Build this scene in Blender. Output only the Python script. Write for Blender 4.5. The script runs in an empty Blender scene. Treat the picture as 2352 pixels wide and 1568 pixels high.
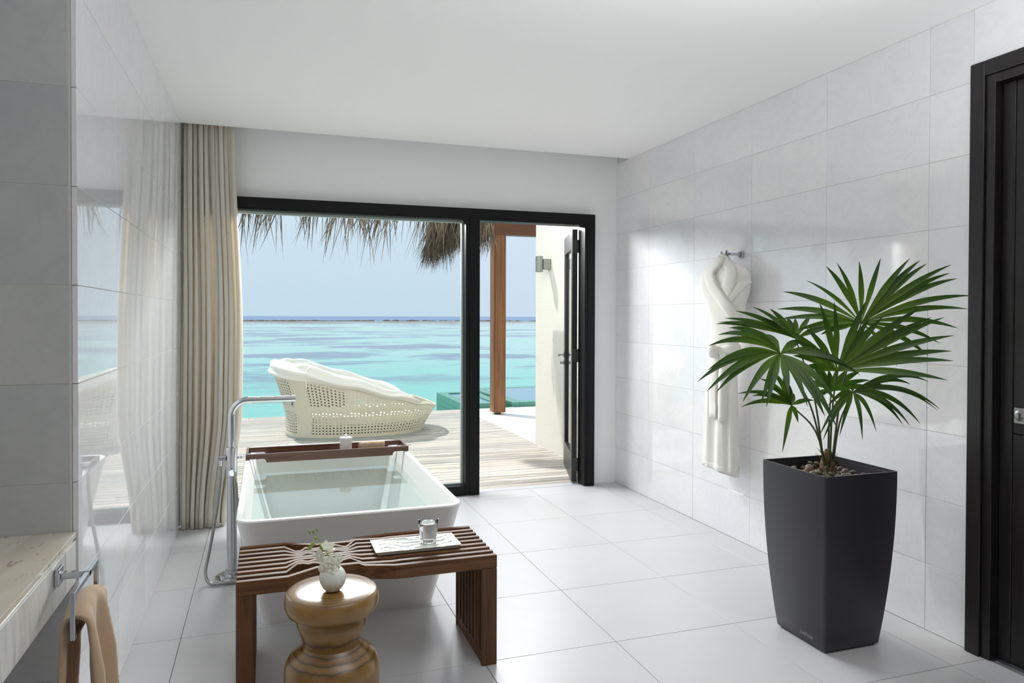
import bpy, bmesh, math, random
from mathutils import Vector, Matrix, noise as mnoise

sc = bpy.context.scene
COL = sc.collection
random.seed(7)
PI = math.pi

# ------------------------------------------------------------------ camera
CAM_H = 1.4083762580768313
F_PX, PSI, TH, RO, SX, SY = 1609.4046604, 0.31207048, 0.011962076, -0.0025759485, -44.789957, -38.221027
vx = Vector((math.cos(PSI), -math.sin(PSI), 0)); vd0 = Vector((math.sin(PSI), math.cos(PSI), 0)); vz = Vector((0, 0, 1))
CAM_D = vd0 * math.cos(TH) - vz * math.sin(TH)
cu = vd0 * math.sin(TH) + vz * math.cos(TH)
CAM_R = vx * math.cos(RO) - cu * math.sin(RO)
CAM_U = vx * math.sin(RO) + cu * math.cos(RO)
cam_data = bpy.data.cameras.new('camera')
cam_data.sensor_width = 36.0
cam_data.lens = F_PX / 2352 * 36.0
cam_data.shift_x = -SX / 2352
cam_data.shift_y = SY / 2352
cam_data.clip_end = 20000
cam = bpy.data.objects.new('camera', cam_data)
m = Matrix.Identity(4)
for i in range(3):
    m[i][0] = CAM_R[i]; m[i][1] = CAM_U[i]; m[i][2] = -CAM_D[i]
m[0][3], m[1][3], m[2][3] = 0, 0, CAM_H
cam.matrix_world = m
COL.objects.link(cam)
sc.camera = cam

# ------------------------------------------------------------------ view, world, sun, added fill lights
sc.view_settings.view_transform = 'Standard'
sc.view_settings.look = 'None'
sc.view_settings.gamma = 1.0
sc.view_settings.exposure = 0.46
sc.view_settings.use_curve_mapping = False
sc.cycles.max_bounces = 14
sc.cycles.diffuse_bounces = 8
sc.cycles.glossy_bounces = 6
sc.cycles.transmission_bounces = 10
sc.cycles.transparent_max_bounces = 16
sc.cycles.use_denoising = True
sc.cycles.caustics_reflective = False
sc.cycles.caustics_refractive = False
sc.cycles.sample_clamp_indirect = 8.0

world = bpy.data.worlds.new('sky'); sc.world = world; world.use_nodes = True
wn = world.node_tree; wn.nodes.clear()
w_out = wn.nodes.new('ShaderNodeOutputWorld'); w_bg = wn.nodes.new('ShaderNodeBackground')
w_tc = wn.nodes.new('ShaderNodeTexCoord'); w_sep = wn.nodes.new('ShaderNodeSeparateXYZ'); w_ramp = wn.nodes.new('ShaderNodeValToRGB')
wn.links.new(w_tc.outputs['Generated'], w_sep.inputs[0]); wn.links.new(w_sep.outputs['Z'], w_ramp.inputs[0])
wn.links.new(w_ramp.outputs[0], w_bg.inputs[0]); wn.links.new(w_bg.outputs[0], w_out.inputs[0])
w_ramp.color_ramp.elements[0].position = 0.0; w_ramp.color_ramp.elements[0].color = (0.53, 0.65, 0.765, 1)
w_ramp.color_ramp.elements[1].position = 0.22; w_ramp.color_ramp.elements[1].color = (0.62, 0.735, 0.84, 1)
e = w_ramp.color_ramp.elements.new(1.0); e.color = (0.58, 0.70, 0.84, 1)
w_bg.inputs[1].default_value = 0.825

SUN_EL = math.radians(58)
sun_dir = Vector((-0.6 * math.cos(SUN_EL), 0.8 * math.cos(SUN_EL), math.sin(SUN_EL)))
sl = bpy.data.lights.new('sun', 'SUN'); sl.energy = 2.85; sl.angle = math.radians(0.6); sl.color = (1.0, 0.975, 0.94)
sun = bpy.data.objects.new('sun', sl); COL.objects.link(sun)
sun.rotation_euler = sun_dir.to_track_quat('Z', 'Y').to_euler(); sun.location = (-8, 14, 16)

# unseen fill lights added to brighten the room: (name, position, direction, size x, size y, watts)
FILL_LIGHTS = [('eave_fill', (1.05, 6.5, 2.49), (0, -1, -0.2), 3.1, 0.30, 150.0),  # added source under the eave, boosts the daylight through the window
         ('ceiling_fill', (1.4, 1.3, 2.0), (0, 0, 1), 1.4, 0.3, 20.0)]  # added source aimed upward, lifts the ceiling by bounce
for (nm, loc, dr, sx_, sy_, pw) in FILL_LIGHTS:
    l = bpy.data.lights.new(nm, 'AREA'); l.shape = 'RECTANGLE'; l.size = sx_; l.size_y = sy_; l.energy = pw; l.color = (0.985, 0.985, 1.0); l.spread = math.radians(160 if nm == 'eave_fill' else 180)
    o = bpy.data.objects.new(nm, l); o.location = loc; o.rotation_euler = (-Vector(dr)).to_track_quat('Z', 'X' if nm == 'none' else 'Y').to_euler(); COL.objects.link(o)

# ------------------------------------------------------------------ helpers
def srgb(r, g, b):
    f = lambda c: (c / 255 / 12.92) if c / 255 <= 0.04045 else ((c / 255 + 0.055) / 1.055) ** 2.4
    return (f(r), f(g), f(b), 1.0)

class M:
    """small node-graph builder around one Principled material"""
    def __init__(s, name, color=(0.8, 0.8, 0.8, 1), rough=0.5, **kw):
        s.m = bpy.data.materials.new(name); s.m.use_nodes = True
        s.t = s.m.node_tree; s.n = s.t.nodes; s.l = s.t.links
        s.p = s.n['Principled BSDF']; s.out = s.n['Material Output']
        s.p.inputs['Base Color'].default_value = color; s.p.inputs['Roughness'].default_value = rough
        for k, v in kw.items():
            s.p.inputs[k.replace('_', ' ')].default_value = v
    def node(s, typ, **kw):
        n = s.n.new(typ)
        for k, v in kw.items():
            setattr(n, k, v)
        return n
    def coords(s, scale=(1, 1, 1), kind='Object', rot=(0, 0, 0)):
        tc = s.node('ShaderNodeTexCoord'); mp = s.node('ShaderNodeMapping')
        mp.inputs['Scale'].default_value = scale; mp.inputs['Rotation'].default_value = rot
        s.l.new(tc.outputs[kind], mp.inputs[0]); return mp.outputs[0]
    def noise(s, vec, scale=5, detail=4, rough=0.5, dist=0.0):
        n = s.node('ShaderNodeTexNoise'); n.inputs['Scale'].default_value = scale; n.inputs['Detail'].default_value = detail
        n.inputs['Roughness'].default_value = rough; n.inputs['Distortion'].default_value = dist
        if vec is not None: s.l.new(vec, n.inputs['Vector'])
        return n.outputs['Fac']
    def ramp(s, fac, stops):
        r = s.node('ShaderNodeValToRGB'); els = r.color_ramp.elements
        while len(els) < len(stops): els.new(0.5)
        for e_, (p, c) in zip(els, stops):
            e_.position = p; e_.color = c if len(c) == 4 else (*c, 1)
        s.l.new(fac, r.inputs[0]); return r.outputs[0]
    def mix(s, fac, a, b, mode='MIX'):
        n = s.node('ShaderNodeMix', data_type='RGBA', blend_type=mode)
        if isinstance(fac, (int, float)): n.inputs[0].default_value = fac
        else: s.l.new(fac, n.inputs[0])
        for sock, v in ((n.inputs[6], a), (n.inputs[7], b)):
            if isinstance(v, tuple): sock.default_value = v
            else: s.l.new(v, sock)
        return n.outputs[2]
    def math(s, op, a, b=0.5):
        n = s.node('ShaderNodeMath', operation=op)
        for sock, v in ((n.inputs[0], a), (n.inputs[1], b)):
            if isinstance(v, (int, float)): sock.default_value = v
            else: s.l.new(v, sock)
        return n.outputs[0]
    def base(s, sock): s.l.new(sock, s.p.inputs['Base Color']); return s
    def bump(s, h, strength=0.2, dist=0.01):
        b = s.node('ShaderNodeBump'); b.inputs['Strength'].default_value = strength; b.inputs['Distance'].default_value = dist
        s.l.new(h, b.inputs['Height']); s.l.new(b.outputs[0], s.p.inputs['Normal']); return s
    def rand(s):
        return s.node('ShaderNodeObjectInfo').outputs['Random']

def newbm(): return bmesh.new()

def obj(name, bm, mat, parent=None, smooth=False, loc=None, mods=None):
    me = bpy.data.meshes.new(name)
    bmesh.ops.recalc_face_normals(bm, faces=bm.faces)
    bm.to_mesh(me); bm.free()
    if mat is not None:
        for mm in (mat if isinstance(mat, (list, tuple)) else [mat]):
            me.materials.append(mm.m if isinstance(mm, M) else mm)
    if smooth is True:
        for p in me.polygons: p.use_smooth = True
    elif smooth:
        for p in me.polygons: p.use_smooth = True
        me.set_sharp_from_angle(angle=math.radians(smooth))
    o = bpy.data.objects.new(name, me); COL.objects.link(o)
    if parent is not None: o.parent = parent
    if loc is not None: o.location = loc
    return o

def inst(name, me, parent, loc):
    o = bpy.data.objects.new(name, me); o.parent = parent; o.location = loc; COL.objects.link(o); return o

def thing(name, label, cat, loc=(0, 0, 0), rz=0, group=None, kind=None):
    o = bpy.data.objects.new(name, None); COL.objects.link(o)
    o.location = loc; o.rotation_euler = (0, 0, rz); o.empty_display_size = 0.1
    return tag(o, label, cat, group, kind)

def tag(o, label, cat, group=None, kind=None):
    o['label'] = label; o['category'] = cat
    if group: o['group'] = group
    if kind: o['kind'] = kind
    return o

def box(bm, lo, hi, bev=0.0, seg=1):
    lo = Vector(lo); hi = Vector(hi)
    vs = [bm.verts.new((x, y, z)) for x in (lo.x, hi.x) for y in (lo.y, hi.y) for z in (lo.z, hi.z)]
    fs = [bm.faces.new([vs[i] for i in f]) for f in ((0, 1, 3, 2), (4, 6, 7, 5), (0, 4, 5, 1), (2, 3, 7, 6), (0, 2, 6, 4), (1, 5, 7, 3))]
    if bev > 0:
        es = list({e_ for f in fs for e_ in f.edges})
        bmesh.ops.bevel(bm, geom=es, offset=bev, segments=seg, profile=0.5, affect='EDGES', clamp_overlap=True)
    return bm

def bx(lo, hi, bev=0.0, seg=1): return box(newbm(), lo, hi, bev, seg)

def prism(bm, pts, z0, z1, bev=0):
    n = len(pts)
    a = [bm.verts.new((p[0], p[1], z0)) for p in pts]; b = [bm.verts.new((p[0], p[1], z1)) for p in pts]
    fs = [bm.faces.new(a[::-1]), bm.faces.new(b)]
    fs += [bm.faces.new((a[i], a[(i + 1) % n], b[(i + 1) % n], b[i])) for i in range(n)]
    if bev: bmesh.ops.bevel(bm, geom=list({e_ for f in fs for e_ in f.edges}), offset=bev, segments=2, profile=0.5, affect='EDGES', clamp_overlap=True)
    return bm

def lathe(bm, prof, n=48, off=None):
    """prof: list of (r, z); ends with r==0 are capped to a point"""
    rings = []
    for (r, z) in prof:
        if r <= 1e-6: rings.append([bm.verts.new((0, 0, z))]); continue
        ring = []
        for i in range(n):
            a = 2 * PI * i / n; rr, zz = (r, z) if off is None else off(r, z, a)
            ring.append(bm.verts.new((rr * math.cos(a), rr * math.sin(a), zz)))
        rings.append(ring)
    for A, B in zip(rings, rings[1:]):
        if len(A) == 1 and len(B) == 1: continue
        for i in range(n):
            j = (i + 1) % n
            if len(A) == 1: bm.faces.new((A[0], B[i], B[j]))
            elif len(B) == 1: bm.faces.new((A[i], A[j], B[0]))
            else: bm.faces.new((A[i], A[j], B[j], B[i]))
    return bm

def catmull(pts, sub=8):
    pts = [Vector(p) for p in pts]; P = [pts[0] * 2 - pts[1]] + pts + [pts[-1] * 2 - pts[-2]]; out = []
    for i in range(1, len(P) - 2):
        for k in range(sub):
            t = k / sub; a, b, c, d = P[i - 1], P[i], P[i + 1], P[i + 2]
            out.append(0.5 * ((2 * b) + (-a + c) * t + (2 * a - 5 * b + 4 * c - d) * t * t + (-a + 3 * b - 3 * c + d) * t ** 3))
    out.append(pts[-1]); return out

def tube(bm, pts, r, n=12, cap=True, flat=1.0):
    pts = [Vector(p) for p in pts]; rings = []; prev = None
    for i, p in enumerate(pts):
        t = (pts[min(i + 1, len(pts) - 1)] - pts[max(i - 1, 0)]).normalized()
        if prev is None:
            up = Vector((0, 0, 1)) if abs(t.z) < 0.9 else Vector((1, 0, 0)); s = t.cross(up).normalized()
        else:
            s = (prev - t * prev.dot(t)).normalized()
        prev = s; u = t.cross(s); rr = r(i / (len(pts) - 1)) if callable(r) else r
        rings.append([bm.verts.new(p + (s * math.cos(2 * PI * k / n) + u * math.sin(2 * PI * k / n) * flat) * rr) for k in range(n)])
    for A, B in zip(rings, rings[1:]):
        for k in range(n): bm.faces.new((A[k], A[(k + 1) % n], B[(k + 1) % n], B[k]))
    if cap: bm.faces.new(rings[0][::-1]); bm.faces.new(rings[-1])
    return bm

def sphere(bm, c, r, seg=10, rings=7, sc3=(1, 1, 1), rot=None):
    mat = Matrix.Translation(c) @ (rot.to_matrix().to_4x4() if rot else Matrix.Identity(4)) @ Matrix.Diagonal((r * sc3[0], r * sc3[1], r * sc3[2], 1))
    bmesh.ops.create_uvsphere(bm, u_segments=seg, v_segments=rings, radius=1, matrix=mat); return bm

def grid(bm, nu, nv, fn, wrap=False):
    V = [[bm.verts.new(fn(i / nu, j / nv)) for j in range(nv + 1)] for i in range(nu if wrap else nu + 1)]
    k = len(V)
    for i in range(nu):
        for j in range(nv): bm.faces.new((V[i][j], V[(i + 1) % k][j], V[(i + 1) % k][j + 1], V[i][j + 1]))
    return V

def interp(keys, x):
    if x <= keys[0][0]: return keys[0][1]
    for (a, va), (b, vb) in zip(keys, keys[1:]):
        if x <= b:
            t = (x - a) / (b - a); t = t * t * (3 - 2 * t)
            return va + (vb - va) * t
    return keys[-1][1]

def solid(o, t, offset=0.0):
    md = o.modifiers.new('solidify', 'SOLIDIFY'); md.thickness = t; md.offset = offset; return o

# ------------------------------------------------------------------ materials
m_ceil = M('ceiling_paint', srgb(250, 249, 249), 0.9)
m_plaster = M('white_plaster', srgb(244, 244, 244), 0.85)
v = m_plaster.coords((1, 1, 1)); m_plaster.bump(m_plaster.noise(v, 90, 3), 0.04, 0.004)

def marble(name, rough, c0, c1, spec=0.5, ior=1.5, varamp=0.10):
    k = M(name, c0, rough, IOR=ior); k.p.inputs['Specular IOR Level'].default_value = spec
    tc = k.node('ShaderNodeTexCoord'); oi = k.node('ShaderNodeObjectInfo')
    add = k.node('ShaderNodeVectorMath', operation='ADD'); k.l.new(tc.outputs['Object'], add.inputs[0])
    mul = k.node('ShaderNodeVectorMath', operation='SCALE'); comb = k.node('ShaderNodeCombineXYZ')
    for i in range(3): k.l.new(oi.outputs['Random'], comb.inputs[i])
    k.l.new(comb.outputs[0], mul.inputs[0]); mul.inputs['Scale'].default_value = 37.0; k.l.new(mul.outputs[0], add.inputs[1])
    n1 = k.noise(add.outputs[0], 2.2, 5, 0.55, 0.8)
    soft = k.ramp(n1, [(0.3, c0), (0.72, c1)])
    vein = k.noise(add.outputs[0], 3.5, 8, 0.6, 2.5)
    vv = k.math('ABSOLUTE', k.math('SUBTRACT', vein, 0.5)); vm = k.ramp(vv, [(0.0, (0.965, 0.965, 0.97, 1)), (0.06, (1, 1, 1, 1))])
    col = k.mix(1.0, soft, vm, 'MULTIPLY') if varamp > 0.015 else soft
    tint = k.ramp(oi.outputs['Random'], [(0.0, (1 - varamp, 1 - varamp, 1 - varamp * 0.8, 1)), (0.5, (1, 1, 1, 1)), (0.85, (1.0, 0.985, 0.96, 1)), (1.0, (1 - varamp * .6, 1 - varamp * .6, 1 - varamp * .5, 1))])
    return k.base(k.mix(1.0, col, tint, 'MULTIPLY'))

m_tile_wall = marble('polished_white_marble', 0.05, srgb(242, 242, 243), srgb(235, 236, 239), 0.8, 1.7, 0.05)
m_tile_floor = marble('satin_floor_porcelain', 0.36, srgb(206, 206, 208), srgb(201, 202, 204), 0.5, 1.5, 0.012)
m_grout = M('light_grout', srgb(206, 206, 202), 0.9)
m_grout_floor = M('floor_grout', srgb(150, 150, 150), 0.9)

m_black = M('black_painted_frame', srgb(13, 13, 13), 0.45); m_black.p.inputs['Specular IOR Level'].default_value = 0.25
m_door = M('dark_stained_door', srgb(28, 24, 25), 0.35)
v = m_door.coords((40, 40, 1.2)); m_door.base(m_door.ramp(m_door.noise(v, 3, 4), [(0.3, srgb(22, 19, 20)), (0.7, srgb(36, 31, 31))]))
m_bead = M('pale_glazing_bead', srgb(165, 175, 168), 0.5)
m_chrome = M('polished_chrome', srgb(205, 208, 212), 0.08, Metallic=1.0)
m_steel = M('brushed_steel', srgb(165, 165, 163), 0.28, Metallic=1.0)
m_hinge = M('dark_hinge_metal', srgb(70, 72, 68), 0.4, Metallic=0.7)

def thin_glass(name, tint=(0.985, 0.995, 0.99, 1), ior=1.45):
    k = M(name); k.n.remove(k.p)
    tr = k.node('ShaderNodeBsdfTransparent'); tr.inputs[0].default_value = tint
    gl = k.node('ShaderNodeBsdfGlossy'); gl.inputs['Roughness'].default_value = 0.0
    fr = k.node('ShaderNodeFresnel'); fr.inputs[0].default_value = ior
    ge = k.node('ShaderNodeNewGeometry'); fac = k.math('MULTIPLY', fr.outputs[0], k.math('SUBTRACT', 1.0, ge.outputs['Backfacing']))
    mx = k.node('ShaderNodeMixShader'); k.l.new(fac, mx.inputs[0]); k.l.new(tr.outputs[0], mx.inputs[1]); k.l.new(gl.outputs[0], mx.inputs[2])
    k.l.new(mx.outputs[0], k.out.inputs[0]); return k
m_pane = thin_glass('window_glass', (0.97, 0.99, 0.985, 1), 1.25)
m_bathwater = thin_glass('bath_water_surface', (0.95, 0.98, 0.96, 1), 1.5)
m_bathwater_side = M('bath_water_body'); k = m_bathwater_side; k.n.remove(k.p); tr = k.node('ShaderNodeBsdfTransparent'); tr.inputs[0].default_value = (0.97, 0.99, 0.98, 1); k.l.new(tr.outputs[0], k.out.inputs[0])
m_glass = M('tumbler_glass', (1, 1, 1, 1), 0.0, IOR=1.45); m_glass.p.inputs['Transmission Weight'].default_value = 1.0
m_drink = M('drinking_water', (1, 1, 1, 1), 0.0, IOR=1.33); m_drink.p.inputs['Transmission Weight'].default_value = 1.0

m_tub = M('matt_white_stone', srgb(238, 238, 236), 0.32)
m_ceramic = M('glazed_white_ceramic', srgb(232, 236, 230), 0.15)
m_jar = M('white_jar', srgb(228, 226, 226), 0.35)

def wood(name, ca, cb, scale, rough=0.4, nscale=1.0, spec=0.4, bump=0.08, cc=None):
    k = M(name, ca, rough); k.p.inputs['Specular IOR Level'].default_value = spec
    v_ = k.coords(scale); oi = k.rand()
    tc = k.node('ShaderNodeVectorMath', operation='ADD'); k.l.new(v_, tc.inputs[0])
    comb = k.node('ShaderNodeCombineXYZ'); mm = k.math('MULTIPLY', oi, 61.0)
    for i in range(3): k.l.new(mm, comb.inputs[i])
    k.l.new(comb.outputs[0], tc.inputs[1])
    n1 = k.noise(tc.outputs[0], nscale, 6, 0.6, 0.6)
    col = k.ramp(n1, [(0.28, ca), (0.55, cc or cb), (0.75, cb)])
    tint = k.ramp(oi, [(0.0, (0.82, 0.82, 0.82, 1)), (0.5, (1, 1, 1, 1)), (1.0, (1.12, 1.06, 1.0, 1))])
    k.base(k.mix(1.0, col, tint, 'MULTIPLY')); k.bump(n1, bump, 0.004); return k
m_bench = wood('oiled_teak', srgb(74, 49, 35), srgb(114, 82, 57), (2, 45, 45), 0.5, 1.2, 0.22)
m_bench_v = wood('oiled_teak_upright', srgb(74, 48, 33), srgb(114, 80, 54), (45, 45, 2), 0.5, 1.2, 0.25)
m_caddy = wood('dark_walnut', srgb(74, 45, 34), srgb(98, 64, 50), (3, 40, 40), 0.35, 1.0, 0.5)
m_deckw = wood('weathered_deck_teak', srgb(138, 129, 118), srgb(198, 193, 186), (1.2, 30, 30), 0.8, 1.2, 0.2, 0.15)
m_post = wood('varnished_hardwood', srgb(92, 56, 28), srgb(132, 88, 48), (25, 25, 1.2), 0.4, 1.0)
m_beam = wood('varnished_beam_wood', srgb(76, 44, 24), srgb(108, 66, 38), (1.2, 25, 25), 0.45, 1.0)
m_dark = M('deck_substructure', srgb(60, 52, 44), 0.9)

# suar wood stool: growth rings around the trunk axis
m_stool = M('turned_suar_wood', srgb(150, 112, 55), 0.3)
k = m_stool; k.p.inputs['Specular IOR Level'].default_value = 0.6; k.p.inputs['Coat Weight'].default_value = 0.4; k.p.inputs['Coat IOR'].default_value = 1.6; k.p.inputs['Coat Roughness'].default_value = 0.2
v = k.coords((1, 1, 0.25)); dn = k.noise(v, 6, 3)
wv = k.node('ShaderNodeTexWave', wave_type='RINGS', rings_direction='Z'); wv.inputs['Scale'].default_value = 15; wv.inputs['Distortion'].default_value = 2.2; wv.inputs['Detail'].default_value = 2; wv.inputs['Detail Scale'].default_value = 1.2
k.l.new(v, wv.inputs['Vector'])
rings_c = k.ramp(wv.outputs['Fac'], [(0.0, srgb(92, 64, 26)), (0.16, srgb(138, 102, 44)), (1.0, srgb(156, 119, 56))])
blot = k.ramp(k.noise(k.coords((4, 4, 4)), 1.3, 4), [(0.40, (0.62, 0.52, 0.42, 1)), (0.58, (1, 1, 1, 1))])
k.base(k.mix(0.7, rings_c, blot, 'MULTIPLY'))

def fabric(name, c, rough=0.95, scale=400, bump=0.25, sheen=0.2):
    k = M(name, c, rough); k.p.inputs['Sheen Weight'].default_value = sheen; k.p.inputs['Specular IOR Level'].default_value = 0.15
    k.bump(k.noise(k.coords(), scale, 2), bump, 0.002); return k
m_curtain = fabric('beige_curtain_cloth', srgb(244, 240, 231), 0.95, 600, 0.12)
k = m_curtain; trc = k.node('ShaderNodeBsdfTranslucent'); trc.inputs[0].default_value = srgb(236, 229, 216); mxc = k.node('ShaderNodeMixShader'); mxc.inputs[0].default_value = 0.45
k.l.new(k.p.outputs[0], mxc.inputs[1]); k.l.new(trc.outputs[0], mxc.inputs[2]); k.l.new(mxc.outputs[0], k.out.inputs[0])
m_towel = fabric('sand_terry', srgb(192, 165, 136), 1.0, 500, 0.6, 0.4)
m_robe = fabric('white_terry', srgb(236, 234, 226), 1.0, 260, 0.7, 0.3)
m_canvas = fabric('off_white_canvas', srgb(236, 233, 224), 0.9, 200, 0.15, 0.1)
m_wicker = M('cream_wicker', srgb(206, 199, 178), 0.6)
v = m_wicker.coords((1, 1, 1)); m_wicker.bump(m_wicker.noise(v, 180, 2), 0.3, 0.004)
m_weave = M('cream_solid_weave', srgb(206, 199, 178), 0.6)
k = m_weave; ck = k.node('ShaderNodeTexBrick'); ck.inputs['Scale'].default_value = 34; k.l.new(k.coords((1.2, 1.2, 1.2)), ck.inputs['Vector'])
ck.inputs['Mortar Size'].default_value = 0.015; k.bump(ck.outputs['Fac'], -0.6, 0.004)
m_plinth = M('grey_plinth', srgb(176, 180, 174), 0.6)

m_planter = M('matt_anthracite_plastic', srgb(48, 46, 52), 0.38)
m_planter_in = M('anthracite_liner', srgb(34, 34, 40), 0.5)
m_logo = M('silver_print', srgb(140, 138, 142), 0.4)
m_pebble = M('river_pebble', srgb(112, 105, 88), 0.6)
k = m_pebble; oi = k.rand(); k.base(k.ramp(oi, [(0.0, srgb(82, 78, 68)), (0.4, srgb(118, 110, 92)), (0.75, srgb(140, 132, 112)), (1.0, srgb(120, 92, 66))]))

m_leaf = M('palm_leaf', srgb(60, 92, 36), 0.42)
k = m_leaf; k.p.inputs['Specular IOR Level'].default_value = 0.4
at = k.node('ShaderNodeAttribute'); at.attribute_name = 'blade'
sepc = k.node('ShaderNodeSeparateColor'); k.l.new(at.outputs['Color'], sepc.inputs[0])
lc = k.ramp(sepc.outputs[0], [(0.0, srgb(80, 106, 36)), (0.35, srgb(54, 80, 34)), (0.93, srgb(46, 70, 32)), (0.97, srgb(120, 96, 44)), (1.0, srgb(96, 56, 34))])
lv = k.ramp(k.rand(), [(0.0, (0.8, 0.85, 0.8, 1)), (1.0, (1.15, 1.15, 1.0, 1))])
lcol = k.mix(1.0, lc, lv, 'MULTIPLY'); k.base(lcol)
trn = k.node('ShaderNodeBsdfTranslucent'); k.l.new(k.mix(1.0, lcol, (1.5, 1.7, 0.6, 1), 'MULTIPLY'), trn.inputs[0])
mx = k.node('ShaderNodeMixShader'); mx.inputs[0].default_value = 0.24; k.l.new(k.p.outputs[0], mx.inputs[1]); k.l.new(trn.outputs[0], mx.inputs[2]); k.l.new(mx.outputs[0], k.out.inputs[0])
m_petiole = M('palm_petiole', srgb(72, 84, 44), 0.5)
m_trunk = M('palm_fibre', srgb(120, 98, 66), 0.95); m_trunk.bump(m_trunk.noise(m_trunk.coords((1, 1, 0.2)), 160, 4), 1.0, 0.01)

m_thatch = M('dry_palm_thatch', srgb(118, 102, 80), 0.9)
k = m_thatch; k.base(k.ramp(k.noise(k.coords((30, 30, 3)), 1.5, 4), [(0.3, srgb(44, 36, 28)), (0.7, srgb(104, 92, 74))]))
m_render = M('cream_render', srgb(222, 220, 208), 0.9); m_render.bump(m_render.noise(m_render.coords(), 60, 4), 0.25, 0.01)
m_terrace = M('white_terrace', srgb(244, 242, 238), 0.8)
m_lampgrey = M('grey_lamp_metal', srgb(118, 124, 116), 0.45)

m_pooltile = M('green_pool_tile', srgb(70, 128, 110), 0.35)
k = m_pooltile; bt = k.node('ShaderNodeTexBrick'); bt.inputs['Scale'].default_value = 22; bt.inputs['Color1'].default_value = srgb(62, 122, 104); bt.inputs['Color2'].default_value = srgb(84, 146, 124); bt.inputs['Mortar'].default_value = srgb(96, 150, 132); bt.inputs['Mortar Size'].default_value = 0.012
k.l.new(k.coords((1, 1, 1), rot=(PI / 2, 0, PI / 2)), bt.inputs['Vector']); k.base(bt.outputs['Color'])
m_poolwater = M('pool_water', srgb(84, 140, 160), 0.06, IOR=1.33); m_poolwater.bump(m_poolwater.noise(m_poolwater.coords((1, 1, 1)), 9, 2), 0.06, 0.01)

m_sea = M('lagoon_water', srgb(110, 180, 175), 0.2, IOR=1.33); m_sea.p.inputs['Specular IOR Level'].default_value = 0.12
k = m_sea; tc = k.node('ShaderNodeTexCoord'); sep = k.node('ShaderNodeSeparateXYZ'); k.l.new(tc.outputs['Object'], sep.inputs[0])
dist = k.math('DIVIDE', sep.outputs['Y'], 500.0)
wcol = k.ramp(dist, [(0.0, srgb(104, 176, 166)), (0.07, srgb(118, 182, 174)), (0.13, srgb(146, 184, 179)), (0.6, srgb(162, 186, 184)), (0.955, srgb(150, 176, 176)), (0.965, srgb(52, 98, 150))])
p1 = k.noise(k.coords((0.05, 0.075, 1)), 1.0, 6, 0.62, 0.4)
p2 = k.noise(k.coords((0.010, 0.022, 1)), 1.0, 4, 0.6, 0.3)
p3 = k.noise(k.coords((0.35, 0.9, 1)), 1.0, 3, 0.6)
near = k.ramp(dist, [(0.055, (0, 0, 0, 1)), (0.085, (1, 1, 1, 1)), (0.90, (1, 1, 1, 1)), (0.95, (0, 0, 0, 1))])
pm = k.ramp(k.math('ADD', k.math('ADD', k.math('MULTIPLY', p1, 0.55), k.math('MULTIPLY', p2, 0.33)), k.math('MULTIPLY', p3, 0.12)), [(0.502, (0, 0, 0, 1)), (0.54, (1, 1, 1, 1))])
pmask = k.math('MULTIPLY', k.math('MULTIPLY', pm, near), 0.8)
fine = k.ramp(k.noise(k.coords((0.5, 2.2, 1)), 1.0, 5, 0.65), [(0.3, (0.90, 0.93, 0.94, 1)), (0.7, (1.08, 1.06, 1.05, 1))])
flat = k.ramp(dist, [(0.60, (0, 0, 0, 1)), (0.80, (1, 1, 1, 1)), (0.94, (1, 1, 1, 1)), (0.955, (0, 0, 0, 1))])
fl = k.math('MULTIPLY', k.ramp(k.noise(k.coords((0.018, 0.06, 1)), 1.0, 5, 0.6, 0.3), [(0.44, (0, 0, 0, 1)), (0.52, (1, 1, 1, 1))]), flat)
lagoon = k.mix(fl, k.mix(pmask, wcol, srgb(96, 106, 136)), srgb(118, 110, 96))
k.base(k.mix(1.0, lagoon, fine, 'MULTIPLY'))
wv_ = k.noise(k.coords((0.5, 1.6, 1)), 1.0, 4, 0.6); k.bump(wv_, 0.35, 0.3)
m_reef = M('reef_rock', srgb(92, 84, 72), 0.9)
m_reef_flat = M('reef_flat', srgb(122, 112, 96), 0.9)

m_ctop = M('beige_marble_top', srgb(206, 196, 178), 0.12)
k = m_ctop; a_ = k.ramp(k.noise(k.coords((3, 1, 1)), 3.0, 6, 0.6, 1.0), [(0.3, srgb(196, 186, 168)), (0.7, srgb(214, 208, 194))])
b_ = k.ramp(k.noise(k.coords((5, 2, 1)), 8.0, 3, 0.5, 0.5), [(0.64, (1, 1, 1, 1)), (0.72, (0.62, 0.56, 0.50, 1))]); k.base(k.mix(1.0, a_, b_, 'MULTIPLY'))
m_capron = M('streaked_marble_apron', srgb(214, 214, 208), 0.12)
k = m_capron; a_ = k.ramp(k.noise(k.coords((8, 22, 3.5)), 1.0, 6, 0.6, 0.6), [(0.40, srgb(224, 224, 218)), (0.62, srgb(200, 200, 196)), (0.75, srgb(158, 158, 152))]); k.base(a_)

m_petal = M('orchid_petal', srgb(238, 240, 222), 0.5); m_petal.p.inputs['Subsurface Weight'].default_value = 0.0
m_bud = M('orchid_green', srgb(150, 168, 80), 0.5)
m_redmark = M('red_mark', srgb(190, 60, 70), 0.5)

# ------------------------------------------------------------------ room shell
XR, XL, ZC, YB = 2.832, -0.548, 2.703, 5.35
YN = 2.42          # niche end wall
YFRONT = -3.0

MESHC = {}
def tile_mesh(name, dims, mat, bev):
    key = (name, tuple(round(d, 4) for d in dims), mat.m.name)
    if key not in MESHC:
        bm = bx((-dims[0] / 2, -dims[1] / 2, -dims[2] / 2), (dims[0] / 2, dims[1] / 2, dims[2] / 2), bev)
        me = bpy.data.meshes.new(name); bm.to_mesh(me); bm.free(); me.materials.append(mat.m); MESHC[key] = me
    return MESHC[key]

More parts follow.
